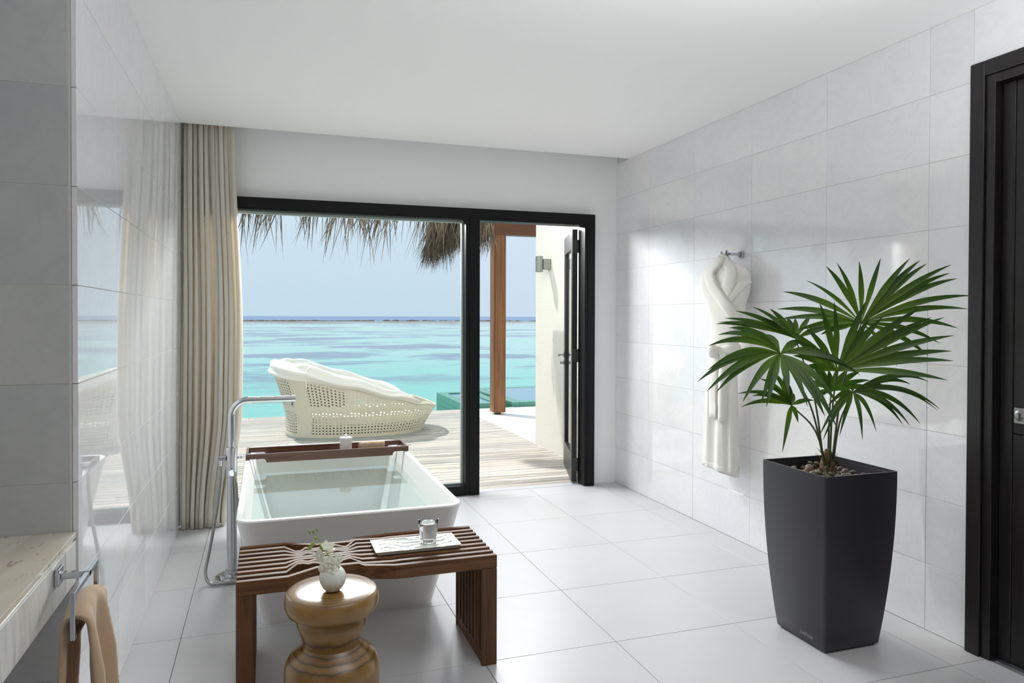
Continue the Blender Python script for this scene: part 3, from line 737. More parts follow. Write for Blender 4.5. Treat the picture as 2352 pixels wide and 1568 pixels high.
ring = thing('towel_ring', 'square chrome towel ring fixed to the vanity apron', 'towel ring', (CXF, 2.2, 0.69))
XG = 0.077
obj('wall_plate', bx((-0.0005, -0.024, -0.024), (0.012, 0.024, 0.024), 0.002), m_chrome, ring)
obj('arm', bx((0.012, -0.009, -0.009), (XG + 0.006, 0.009, 0.009), 0.0015), m_chrome, ring)
for nm, lo, hi in (('top_bar', (XG - 0.006, -0.155, -0.007), (XG + 0.006, 0.09, 0.007)), ('bottom_bar', (XG - 0.006, -0.155, -0.118), (XG + 0.006, 0.09, -0.106)),
                   ('side_bar', (XG - 0.006, -0.167, -0.118), (XG + 0.006, -0.155, 0.007)), ('side_bar', (XG - 0.006, 0.09, -0.118), (XG + 0.006, 0.102, 0.007))):
    obj(nm, bx(lo, hi, 0.001), m_chrome, ring)
# towel over the bottom bar
bm = newbm()
def towel_f(u, w):
    """u along bar (y), w over the bar from the front drop to the rear drop"""
    s = (w - 0.5) * 2; hang = abs(s); L = 0.42
    yb = 2.055 + 0.225 * u
    pinch = 0.018 * math.sin(2 * PI * 1.6 * u + 0.6) + 0.010 * math.sin(2 * PI * 3.3 * u)
    zt = 0.604 + 0.022 * math.sin(PI * u) * (1 - hang)
    spread = 0.026 + 0.03 * hang
    if hang < 0.12:
        a = (s / 0.12) * PI / 2; x = XG + CXF + math.sin(a) * spread; z = zt + math.cos(a) * 0.02
    else:
        x = XG + CXF + math.copysign(spread, s); z = zt - (hang - 0.12) / 0.88 * L
    x += pinch * min(1, hang * 2.5) * (1 if s > 0 else 0.5)
    yy = yb + (u - 0.5) * 0.06 * hang - 0.02 * hang
    return (x, yy, z)
grid(bm, 36, 60, towel_f)
tw = obj('hand_towel', bm, m_towel, None, True); solid(tw, 0.009)
tag(tw, 'sand-coloured hand towel hanging over the chrome towel ring', 'towel')

# ------------------------------------------------------------------ bathtub
def rrect(x0, x1, y0, y1, r, n=6):
    pts = []
    for cx, cy, a0 in ((x1 - r, y1 - r, 0), (x0 + r, y1 - r, PI / 2), (x0 + r, y0 + r, PI), (x1 - r, y0 + r, 3 * PI / 2)):
        for k_ in range(n + 1):
            a = a0 + PI / 2 * k_ / n; pts.append((cx + r * math.cos(a), cy + r * math.sin(a)))
    return pts
def loft(bm, loops, cap0=True, cap1=True):
    R = [[bm.verts.new((p[0], p[1], z)) for p in pts] for pts, z in loops]; n = len(R[0])
    for A, B in zip(R, R[1:]):
        for i in range(n): bm.faces.new((A[i], A[(i + 1) % n], B[(i + 1) % n], B[i]))
    if cap0: bm.faces.new(R[0][::-1])
    if cap1: bm.faces.new(R[-1])
    return R
TX0, TX1, TY0, TY1, TZ = -0.129, 0.890, 3.185, 5.02, 0.52
BX0, BX1, BY0, BY1 = -0.024, 0.775, 3.335, 4.86
def lerp(a, b, t): return a + (b - a) * t
tub = thing('bathtub', 'white freestanding bathtub with flared sides in front of the window', 'bathtub', (0, 0, 0))
bm = newbm(); loops = []
for t in (0.0, 0.02, 0.25, 0.5, 0.75, 0.97):
    r = lerp(0.05, 0.075, t); loops.append((rrect(lerp(BX0, TX0, t), lerp(BX1, TX1, t), lerp(BY0, TY0, t), lerp(BY1, TY1, t), r), TZ * t))
w_ = 0.028
loops += [(rrect(TX0, TX1, TY0, TY1, 0.075), TZ - 0.006), (rrect(TX0 + 0.004, TX1 - 0.004, TY0 + 0.004, TY1 - 0.004, 0.072), TZ), (rrect(TX0 + w_, TX1 - w_, TY0 + w_, TY1 - w_, 0.05), TZ), (rrect(TX0 + w_ + 0.004, TX1 - w_ - 0.004, TY0 + w_ + 0.004, TY1 - w_ - 0.004, 0.047), TZ - 0.006)]
IN = (0.045, 0.845 - 0.11, 3.42, 4.78)
def inner(t, g=0.0):   # t 1 at rim, 0 at floor
    return rrect(lerp(BX0 + 0.07, TX0 + w_, t) + g, lerp(BX1 - 0.07, TX1 - w_, t) - g, lerp(BY0 + 0.09, TY0 + w_, t) + g, lerp(BY1 - 0.09, TY1 - w_, t) - g, 0.05)
for z in (0.42, 0.3, 0.18, 0.10): loops.append((inner((z - 0.06) / (TZ - 0.06)), z))
loops.append((rrect(BX0 + 0.12, BX1 - 0.12, BY0 + 0.14, BY1 - 0.14, 0.05), 0.06))
loft(bm, loops)
obj('tub_body', bm, m_tub, tub, 40)
bm = newbm(); lathe(bm, [(0, 0.0), (0.03, 0.0), (0.033, 0.004), (0.0, 0.006)], 24); bmesh.ops.transform(bm, matrix=Matrix.Translation((0.38, 4.1, 0.0605)), verts=bm.verts); obj('drain_cap', bm, m_chrome, tub, 40)
ZW = 0.43
bm = newbm(); R_ = loft(bm, [(inner((z - 0.06) / (TZ - 0.06), 0.002), z) for z in (0.102, 0.2, 0.3, ZW)])
bm.faces.ensure_lookup_table()
for f in bm.faces: f.material_index = 1
bm.faces[-1].material_index = 0
bw = obj('bath_water', bm, [m_bathwater, m_bathwater_side], None, False); tag(bw, 'clear still water filling the white bathtub', 'water')

# bath caddy
cad = thing('bath_caddy', 'dark wooden caddy laid across the far end of the bathtub', 'caddy', (0, 0, 0))
CY0, CY1, CZ1 = 4.565, 4.81, 0.552
def caddy_side(y0, y1):
    x0, x1 = -0.122, 0.892; zc, zb = 0.5215, 0.497; r = 0.02
    pts = [(x0, CZ1), (x1, CZ1), (x1, zc), (x1 - 0.085, zc)]
    for k_ in range(1, 6): a = PI / 2 * k_ / 5; pts.append((x1 - 0.085 - r * math.sin(a), zc - r * (1 - math.cos(a))))
    pts += [(x1 - 0.105, zb), (x0 + 0.12, zb)]
    for k_ in range(5, 0, -1): a = PI / 2 * k_ / 5; pts.append((x0 + 0.10 + r * math.sin(a), zc - r * (1 - math.cos(a))))
    pts += [(x0 + 0.10, zc), (x0, zc)]
    bm = newbm(); prism(bm, pts, y0, y1)
    bmesh.ops.transform(bm, matrix=Matrix(((1, 0, 0, 0), (0, 0, 1, 0), (0, 1, 0, 0), (0, 0, 0, 1))), verts=bm.verts); return bm
obj('side_rail', caddy_side(CY0, CY0 + 0.014), m_caddy, cad); obj('side_rail', caddy_side(CY1 - 0.014, CY1), m_caddy, cad)
obj('end_rail', bx((-0.122, CY0 + 0.014, 0.5215), (-0.108, CY1 - 0.014, CZ1), 0.001), m_caddy, cad); obj('end_rail', bx((0.878, CY0 + 0.014, 0.5215), (0.892, CY1 - 0.014, CZ1), 0.001), m_caddy, cad)
for i in range(13):
    x = 0.005 + i * 0.060
    obj('slat', bx((x, CY0 + 0.014, 0.499), (x + 0.048, CY1 - 0.014, 0.509), 0.001), m_caddy, cad)
jar = thing('bath_jar', 'white lidded jar standing in the bath caddy', 'jar', (0.499, 4.70, 0.509))
bm = newbm(); lathe(bm, [(0, 0), (0.036, 0), (0.039, 0.003), (0.039, 0.088), (0.0, 0.088)], 40); obj('jar_body', bm, m_jar, jar, 40)
bm = newbm(); lathe(bm, [(0, 0.0885), (0.041, 0.0885), (0.0415, 0.092), (0.0405, 0.099), (0.0, 0.101)], 40); li = obj('lid', bm, m_jar, jar, 40)
bm = newbm(); lathe(bm, [(0, 0.100), (0.006, 0.100), (0.006, 0.111), (0.010, 0.113), (0.010, 0.117), (0, 0.119)], 20); obj('knob', bm, m_jar, li, 40)
# rolled flannel
bm = newbm()
sp = []
for i in range(66):
    a = i / 65 * 2 * PI * 2.6; r = 0.007 + 0.025 * i / 65; sp.append((r * math.cos(a), r * math.sin(a)))
V0 = []
for j in range(9):
    x = 0.588 + 0.162 * j / 8; k2 = 1 + 0.05 * math.sin(5 * j) - (0.08 if j in (0, 8) else 0)
    V0.append([bm.verts.new((x + 0.004 * math.sin(i * 0.35), 4.70 + p[0] * k2, 0.5415 + p[1] * k2)) for i, p in enumerate(sp)])
for A, B in zip(V0, V0[1:]):
    for i in range(65): bm.faces.new((A[i], A[i + 1], B[i + 1], B[i]))
ft = obj('rolled_towel', bm, m_towel, None, True); solid(ft, 0.004); tag(ft, 'small beige towel rolled up in the bath caddy', 'towel')

# ------------------------------------------------------------------ floor-standing bath filler
fx, fy = -0.179, 4.0
tap = thing('bath_filler', 'chrome floor-standing bath tap with hand shower beside the tub', 'tap', (fx, fy, 0))
bm = newbm(); lathe(bm, [(0, 0), (0.085, 0), (0.085, 0.012), (0.062, 0.014), (0.060, 0.026), (0.034, 0.028), (0.033, 0.045), (0.0, 0.045)], 48); obj('base_plate', bm, m_chrome, tap, 30)
bm = newbm(); lathe(bm, [(0, 0.045), (0.0265, 0.045), (0.0265, 0.545), (0, 0.545)], 32); obj('column', bm, m_chrome, tap, 40)
bm = newbm(); lathe(bm, [(0, 0.546), (0.028, 0.546), (0.028, 0.705), (0.0, 0.707)], 32); obj('valve_body', bm, m_chrome, tap, 40)
bm = newbm(); arc = [(0, 0, 0.705), (0, 0, 0.80), (0.0, 0, 0.868)]
for k_ in range(1, 9): a = PI / 2 * k_ / 8; arc.append((0.085 - 0.085 * math.cos(a), 0, 0.868 + 0.085 * math.sin(a)))
arc += [(0.20, 0, 0.953), (0.33, 0, 0.953)]
tube(bm, arc, 0.0185, 20); sp_ = obj('spout', bm, m_chrome, tap, 40)
bm = newbm(); lathe(bm, [(0, 0), (0.011, 0), (0.011, 0.02), (0, 0.02)], 16); bmesh.ops.transform(bm, matrix=Matrix.Translation((0.312, 0, 0.918)), verts=bm.verts); obj('aerator', bm, m_chrome, sp_, 40)
bm = newbm(); tube(bm, [(-0.028, 0, 0.647), (-0.068, 0, 0.647)], 0.015, 16); tube(bm, [(-0.055, 0, 0.647), (-0.055, 0, 0.607)], 0.010, 12); obj('hose_outlet', bm, m_chrome, tap, 40)
bm = newbm(); tube(bm, [(0.028, 0, 0.647), (0.046, 0, 0.647)], 0.006, 10); sphere(bm, (0.05, 0, 0.647), 0.009, 10, 8); obj('lever', bm, m_chrome, tap, True)
bm = newbm(); tube(bm, [(0.018, -0.042, 0.705), (0.018, -0.042, 0.58)], 0.011, 14); hs = obj('hand_shower', bm, m_chrome, tap, 40)
bm = newbm(); tube(bm, [(0.0, -0.028, 0.575), (0.006, -0.05, 0.575)], 0.017, 16); obj('holder', bm, m_chrome, hs, 40)
bm = newbm(); tube(bm, catmull([(-0.055, 0, 0.607), (-0.06, -0.005, 0.50), (-0.078, -0.01, 0.35), (-0.112, -0.02, 0.15), (-0.128, -0.05, 0.06), (-0.105, -0.09, 0.017), (-0.05, -0.105, 0.0125), (0.03, -0.095, 0.0125), (0.085, -0.06, 0.016), (0.07, -0.045, 0.12), (0.035, -0.04, 0.36), (0.018, -0.042, 0.58)], 10), 0.0085, 10)
obj('shower_hose', bm, m_steel, tap, True)

# ------------------------------------------------------------------ slatted bench
bench = thing('slatted_bench', 'teak bench of wavy slats standing before the bathtub', 'bench', (0.389, 2.68, 0))
BXa, BXb = -0.107 - 0.389, 0.887 - 0.389
NS, WS = 9, 0.0245
oX = 0.389
brk = [-0.107, 0.07, 0.112, 0.155, 0.182, 0.210, 0.238, 0.275, 0.318, 0.36, 0.887]
def gap_of(k_, x):
    if x <= 0.07: return 0.0249
    odd = [(0.07, .0249), (0.112, 0.0), (0.133, 0.0), (0.155, 0.017), (0.182, 0.0), (0.238, 0.0), (0.275, 0.017), (0.305, 0.0), (0.318, 0.0), (0.36, .0249)]
    even = [(0.07, .0249), (0.112, 0.0), (0.168, 0.0), (0.182, 0.006), (0.210, 0.017), (0.238, 0.006), (0.25, 0.0), (0.318, 0.0), (0.36, .0249)]
    ks = odd if k_ % 2 else even
    if x >= 0.36: return 0.0249
    for (a, va), (b, vb) in zip(ks, ks[1:]):
        if a <= x <= b: return va + (vb - va) * (x - a) / (b - a)
    return 0.0
def pl(ks, x):
    if x <= ks[0][0]: return ks[0][1]
    for (a, va), (b, vb) in zip(ks, ks[1:]):
        if x <= b: return va + (vb - va) * (x - a) / (b - a)
    return ks[-1][1]
front_y = [(0.075, 0.0), (0.185, 0.066), (0.36, 0.066), (0.475, 0.0)]
back_y = [(0.075, 0.4195), (0.20, 0.366), (0.34, 0.366), (0.50, 0.4195)]
xs = sorted(set(brk + [0.133, 0.168, 0.25, 0.305, 0.075, 0.185, 0.20, 0.34, 0.475, 0.50]))
paths = [[] for _ in range(NS)]
for x in xs:
    tot = sum(gap_of(k_, x) for k_ in range(1, NS)) ; mid = (pl(front_y, x) + pl(back_y, x)) / 2
    yv = mid - (NS * WS + tot) / 2
    ys = []
    for i in range(NS):
        ys.append(yv); yv += WS + (gap_of(i + 1, x) if i + 1 < NS else 0)
    # the outer slats keep the smooth waisted outline
    ys[0] = min(pl(front_y, x), ys[1] - WS); ys[-1] = max(pl(back_y, x) - WS, ys[-2] + WS)
    for i in range(NS): paths[i].append((x - oX, ys[i]))
for i in range(NS):
    P = paths[i]; bm = newbm(); pts = [(x, y_) for x, y_ in P] + [(x, y_ + WS - 0.0004) for x, y_ in reversed(P)]
    n = len(P); zt, zb = 0.445, 0.392
    for z in (): pass
    A = [[bm.verts.new((x, y_ + (WS - 0.0004) * s, z)) for (x, y_) in P] for s in (0, 1) for z in (zb, zt)]
    fb, ft_, bb, bt_ = A
    for k_ in range(n - 1):
        bm.faces.new((ft_[k_], ft_[k_ + 1], bt_[k_ + 1], bt_[k_])); bm.faces.new((fb[k_], bb[k_], bb[k_ + 1], fb[k_ + 1]))
        bm.faces.new((fb[k_], fb[k_ + 1], ft_[k_ + 1], ft_[k_])); bm.faces.new((bb[k_], bt_[k_], bt_[k_ + 1], bb[k_ + 1]))
    bm.faces.new((fb[0], ft_[0], bt_[0], bb[0])); bm.faces.new((fb[-1], bb[-1], bt_[-1], ft_[-1]))
    o = obj('slat', bm, m_bench, bench); md = o.modifiers.new('bevel', 'BEVEL'); md.width = 0.0025; md.segments = 2; md.limit_method = 'ANGLE'; md.angle_limit = math.radians(50)
for x0, x1 in ((BXa, BXa + 0.066), (BXb - 0.062, BXb)):
    for i in range(NS):
        y0 = paths[i][0][1]
        o = obj('leg_slat', bx((x0, y0, 0.0 if i in (0, NS - 1) else 0.05), (x1, y0 + WS - 0.0004, 0.3915), 0.0025), m_bench_v, bench)
    o = obj('foot_rail', bx((x0 + 0.004, WS, 0.0), (x1 - 0.004, 0.4195 - WS, 0.0495), 0.002), m_bench, bench)
    o = obj('top_rail', bx((x0 + 0.01, WS + 0.004, 0.372), (x1 - 0.01, 0.4195 - WS - 0.004, 0.3912), 0.0), m_bench, bench)

# tray and tumbler on the bench
tray = thing('ceramic_tray', 'long pale ribbed ceramic tray on the bench', 'tray', (0.593, 2.883, 0.4455))
bm = newbm()
NX, NY = 60, 24; hw, hd = 0.178, 0.084
def tray_top(u, w):
    x = -hw + 2 * hw * u; y_ = -hd + 2 * hd * w; ed = min(u, 1 - u, (w if w < 1 - w else 1 - w))
    return (x, y_, 0.016 + 0.0016 * math.sin(62 * w + 1.8 * math.sin(7 * u) + 4 * mnoise.noise((u * 4, w * 2, 0))) * min(1, ed * 12))
V = grid(bm, NX, NY, tray_top)
bot = [[bm.verts.new((-hw * 0.93 if i == 0 else hw * 0.93, -hd * 0.86 if j == 0 else hd * 0.86, 0.0)) for j in (0, 1)] for i in (0, 1)]
bm.faces.new([V[i][0] for i in range(NX + 1)] + [bot[1][0], bot[0][0]]); bm.faces.new([V[i][NY] for i in range(NX, -1, -1)] + [bot[0][1], bot[1][1]])
bm.faces.new([V[0][j] for j in range(NY, -1, -1)] + [bot[0][0], bot[0][1]]); bm.faces.new([V[NX][j] for j in range(NY + 1)] + [bot[1][1], bot[1][0]])
bm.faces.new((bot[0][0], bot[1][0], bot[1][1], bot[0][1])); obj('tray_body', bm, m_ceramic, tray, 35)
gl = thing('water_glass', 'clear tumbler of water standing on the ceramic tray', 'glass', (0.645, 2.868, 0.4632))
bm = newbm(); lathe(bm, [(0, 0), (0.030, 0), (0.0325, 0.003), (0.044, 0.098), (0.0445, 0.0995), (0.043, 0.1), (0.0415, 0.098), (0.0315, 0.020), (0.029, 0.017), (0.0, 0.015)], 48); obj('tumbler', bm, m_glass, gl, 50)
bm = newbm(); lathe(bm, [(0, 0.0148), (0.0288, 0.0168), (0.0318, 0.020), (0.0397, 0.082), (0.0, 0.082)], 48); obj('water', bm, m_drink, gl, 50)

# ------------------------------------------------------------------ turned wooden stool, vase, orchid
stool = tag(obj('wooden_stool', lathe(newbm(), [(0.0, 0.0), (0.145, 0.0), (0.156, 0.02), (0.161, 0.08), (0.162, 0.15), (0.161, 0.195), (0.157, 0.215), (0.146, 0.235), (0.122, 0.253), (0.103, 0.268), (0.096, 0.276), (0.099, 0.290), (0.108, 0.315), (0.118, 0.342), (0.1205, 0.354), (0.118, 0.365), (0.108, 0.376), (0.107, 0.380), (0.135, 0.385), (0.152, 0.395), (0.159, 0.412), (0.161, 0.428), (0.159, 0.444), (0.154, 0.456), (0.149, 0.460), (0.08, 0.4602), (0.0, 0.4602)], 72), m_stool, None, 50, loc=(0.216, 2.478, 0)),
            'turned golden wood stool with a waisted trunk in front of the bench', 'stool')
vase = tag(obj('bud_vase', lathe(newbm(), [(0.0, 0.0), (0.018, 0.0), (0.024, 0.003), (0.035, 0.014), (0.043, 0.030), (0.046, 0.046), (0.044, 0.060), (0.038, 0.074), (0.0275, 0.086), (0.0265, 0.0868), (0.025, 0.086), (0.034, 0.074), (0.041, 0.060), (0.043, 0.046), (0.040, 0.030), (0.030, 0.014), (0.0, 0.006)], 48, off=lambda r, z, a: (r, z + (0.010 * (z / 0.087) ** 4) * math.cos(a - 2.6))), m_ceramic, None, 60, loc=(0.217, 2.463, 0.4602)),
           'small round white vase on the wooden stool', 'vase')
orc = thing('orchid_sprig', 'sprig of white orchids and green buds in the round vase', 'flower', (0.217, 2.463, 0.4602))
E1, E2, E3 = CAM_R.copy(), Vector((0, 0, 1)), Vector((-CAM_D.x, -CAM_D.y, 0)).normalized()
def ov(a, b, c=0.0): return E1 * a + E2 * (b * 1.06) + E3 * c     # right, up, toward the room
bm = newbm(); tube(bm, catmull([ov(0.004, 0.014), ov(0.0, 0.08), ov(-0.010, 0.11, .01), ov(-0.026, 0.14, .01), ov(-0.046, 0.165, .005), ov(-0.062, 0.190)], 6), lambda t: 0.0022 - 0.0010 * t, 8); obj('stem', bm, m_bud, orc, True)
def flower(c, n, r, roll, droop=0.25):
    n = n.normalized(); s = n.cross(Vector((0.13, 0.2, 1))).normalized(); t_ = s.cross(n); bm = newbm()
    for k_ in range(5):
        a = roll + 2 * PI * k_ / 5; wide = 0.56 if k_ % 2 else 0.42
        d = s * math.cos(a) + t_ * math.sin(a); q = n.cross(d)
        rows = []
        for i in range(6):
            tt = i / 5; wdt = r * wide * math.sin(PI * (0.12 + 0.86 * tt)) ** 0.8
            ctr_ = c + d * r * tt + n * (0.25 * r * tt - droop * r * tt * tt) ; cup = n * (0.12 * wdt)
            rows.append([bm.verts.new(ctr_ - q * wdt + cup), bm.verts.new(ctr_), bm.verts.new(ctr_ + q * wdt + cup)])
        for A, B in zip(rows, rows[1:]):
            for j in range(2): bm.faces.new((A[j], A[j + 1], B[j + 1], B[j]))
    sphere(bm, c + n * 0.004, 0.005, 8, 6)
    o = obj('flower', bm, m_petal, orc, True); solid(o, 0.0006); return o
flower(ov(-0.040, 0.118, 0.016), ov(-0.5, 0.1, 1), 0.024, 0.3)
flower(ov(-0.004, 0.102, 0.028), ov(0.0, 0.25, 1), 0.026, 1.6)
flower(ov(0.020, 0.106, 0.012), ov(0.8, 0.1, 0.6), 0.023, 0.9)
flower(ov(-0.018, 0.136, 0.008), ov(0.35, 0.8, 0.3), 0.026, 0.1, -0.5)
flower(ov(-0.026, 0.082, 0.026), ov(-0.4, 0.1, 1), 0.022, 2.2)
flower(ov(0.006, 0.080, 0.026), ov(0.3, 0.7, 0.8), 0.021, 0.7)
for (a, b, c_, r, st) in ((-0.066, 0.194, 0.004, 0.0055, 1.3), (-0.080, 0.192, 0.0, 0.0055, 1.6), (-0.054, 0.198, 0.0, 0.0055, 1.2), (-0.058, 0.172, 0.004, 0.0055, 1.0), (-0.072, 0.149, 0.006, 0.0085, 2.0), (-0.038, 0.140, 0.006, 0.0085, 1.5)):
    bm = newbm(); sphere(bm, ov(a, b, c_), r, 10, 8, (0.8, 0.8, st), rot=Matrix.Rotation(0.7 if st > 1.6 else 0.9 * (a * 10 + .5), 3, 'Y').to_quaternion())
    bd = obj('bud', bm, m_bud, orc, True)
for pts_, r_ in (([ov(-0.036, 0.152, .008), ov(-0.050, 0.155, .008), ov(-0.070, 0.150, 0.006)], 0.0011), ([ov(-0.050, 0.170, .005), ov(-0.054, 0.171, .0045), ov(-0.058, 0.172, .004)], 0.001),
                 ([ov(-0.062, 0.190), ov(-0.071, 0.191), ov(-0.080, 0.192)], 0.001), ([ov(-0.018, 0.122, .008), ov(0.004, 0.128, .01), ov(0.018, 0.112, 0.012)], 0.0012)):
    bm = newbm(); tube(bm, catmull(pts_, 4), r_, 6); obj('side_stem', bm, m_bud, orc, True)

# ------------------------------------------------------------------ planter, pebbles, fan palm
PCX, PCY, PH = 2.362, 2.487, 0.755
plant = thing('square_planter', 'tall tapered anthracite planter by the right wall', 'planter', (PCX, PCY, 0))
def ph_(z): return 0.192 - 0.048 * (1 - z / PH) ** 2
bm = newbm(); loops = [(rrect(-ph_(0) + 0.004, ph_(0) - 0.004, -ph_(0) + 0.004, ph_(0) - 0.004, 0.008, 3), 0.006)]
for i in range(13):
    z = 0.012 + (PH - 0.012) * i / 12; hh = ph_(z); loops.append((rrect(-hh, hh, -hh, hh, 0.009, 3), z))
hh = 0.192; loops += [(rrect(-hh + 0.007, hh - 0.007, -hh + 0.007, hh - 0.007, 0.006, 3), PH), (rrect(-hh + 0.007, hh - 0.007, -hh + 0.007, hh - 0.007, 0.006, 3), PH - 0.012), (rrect(-hh + 0.014, hh - 0.014, -hh + 0.014, hh - 0.014, 0.006, 3), PH - 0.012), (rrect(-hh + 0.018, hh - 0.018, -hh + 0.018, hh - 0.018, 0.006, 3), PH - 0.09)]
loft(bm, loops); obj('planter_body', bm, m_planter, plant, 40)
obj('foot_plate', bx((-0.132, -0.132, 0.0), (0.132, 0.132, 0.006)), m_planter_in, plant)
obj('soil', bx((-0.173, -0.173, PH - 0.089), (0.173, 0.173, PH - 0.066)), m_trunk, plant)
txt = bpy.data.curves.new('logo', 'FONT'); txt.body = 'Lechuza'; txt.size = 0.026; txt.shear = 0.35; txt.extrude = 0.0003; txt.align_x = 'CENTER'; txt.space_character = 0.85
tmp = bpy.data.objects.new('lettering', txt); COL.objects.link(tmp); bpy.context.view_layer.update()
lme = bpy.data.meshes.new_from_object(tmp.evaluated_get(bpy.context.evaluated_depsgraph_get())); bpy.data.objects.remove(tmp)
lme.materials.clear(); lme.materials.append(m_logo.m)
lo_o = bpy.data.objects.new('logo', lme); lo_o.parent = plant; COL.objects.link(lo_o)
lo_o.location = (-ph_(0.045) - 0.0006, -0.045, 0.036); lo_o.rotation_euler = (PI / 2 , 0, -PI / 2)
bm = newbm(); lathe(bm, [(0, 0), (0.0065, 0.0), (0.0065, 0.052), (0.0045, 0.0575), (0, 0.059)], 16); bmesh.ops.transform(bm, matrix=Matrix.Translation((-0.158, -0.158, PH - 0.02)), verts=bm.verts)
gz = obj('level_gauge', bm, m_glass, plant, 40)
for z in (0.012, 0.045):
    bm = newbm(); lathe(bm, [(0, 0), (0.003, 0), (0.003, 0.005), (0, 0.005)], 10); bmesh.ops.transform(bm, matrix=Matrix.Translation((-0.158, -0.158, PH - 0.02 + z)), verts=bm.verts); obj('gauge_mark', bm, m_redmark, gz)
obj('gauge_seat', bx((-0.176, -0.176, PH - 0.045), (-0.135, -0.135, PH - 0.02), 0.003), m_planter_in, plant)

random.seed(17)
pms = []
for k_ in range(6):
    bm = newbm(); bmesh.ops.create_icosphere(bm, subdivisions=2, radius=1)
    for v_ in bm.verts: v_.co *= 1 + 0.12 * mnoise.noise(v_.co * 0.9 + Vector((k_ * 5, 0, 0))); v_.co.z *= 0.72; v_.co.x *= 1.15
    me = bpy.data.meshes.new('pebble'); bm.to_mesh(me); bm.free(); me.materials.append(m_pebble.m)
    for p in me.polygons: p.use_smooth = True
    pms.append(me)
placed = []
tries = 0
while len(placed) < 190 and tries < 16000:
    tries += 1
    r = random.uniform(0.0105, 0.0165); lx = random.uniform(-0.155, 0.155); ly = random.uniform(-0.155, 0.155)
    if lx * lx + ly * ly < 0.042 ** 2 or (lx < -0.125 and ly < -0.125): continue
    z = PH - 0.066 + r * 0.62; ok = True; lvl = 0
    for (qx, qy, qz, qr) in placed:
        dd = math.hypot(lx - qx, ly - qy)
        if dd < (r + qr) * 0.93:
            if len(placed) < 100 or dd < (r + qr) * 0.45: ok = False; break
            z = max(z, qz + math.sqrt(max(0, (r + qr) ** 2 - dd * dd)) * 0.66); lvl = 1
    if not ok or z > PH - 0.022: continue
    placed.append((lx, ly, z, r))
    o = bpy.data.objects.new('pebble', random.choice(pms)); o.location = (PCX + lx, PCY + ly, z); o.scale = (r, r, r); o.rotation_euler = (random.gauss(0, 0.25), random.gauss(0, 0.25), random.uniform(0, 6)); COL.objects.link(o)
    tag(o, 'grey-brown river pebble lying among others in the dark planter', 'pebble', 'pebbles in the planter')

palm = thing('fan_palm', 'green fan palm growing in the tall dark planter', 'palm', (PCX, PCY, PH - 0.066))
PB = Vector((PCX, PCY, PH - 0.066))
bm = newbm(); lathe(bm, [(0, -0.001), (0.030, -0.001), (0.034, 0.03), (0.030, 0.07), (0.022, 0.10), (0.012, 0.135), (0.0, 0.14)], 20, off=lambda r, z, a: (r * (1 + 0.12 * math.sin(5 * a + 40 * z)), z)); obj('trunk', bm, m_trunk, palm, True)
bm = newbm()
for k_ in range(60):
    a = random.uniform(0, 6.28); z = random.uniform(0.02, 0.12); r = 0.03 - 0.1 * max(0, z - 0.07)
    strand(bm, Vector((r * math.cos(a), r * math.sin(a), z)), Vector((math.cos(a) * 0.7, math.sin(a) * 0.7, 0.8)), random.uniform(0.015, 0.04), 0.0009, Vector((0, 0, -0.005)))
fo = obj('trunk_fibre', bm, m_trunk, palm); fo['kind'] = 'stuff'

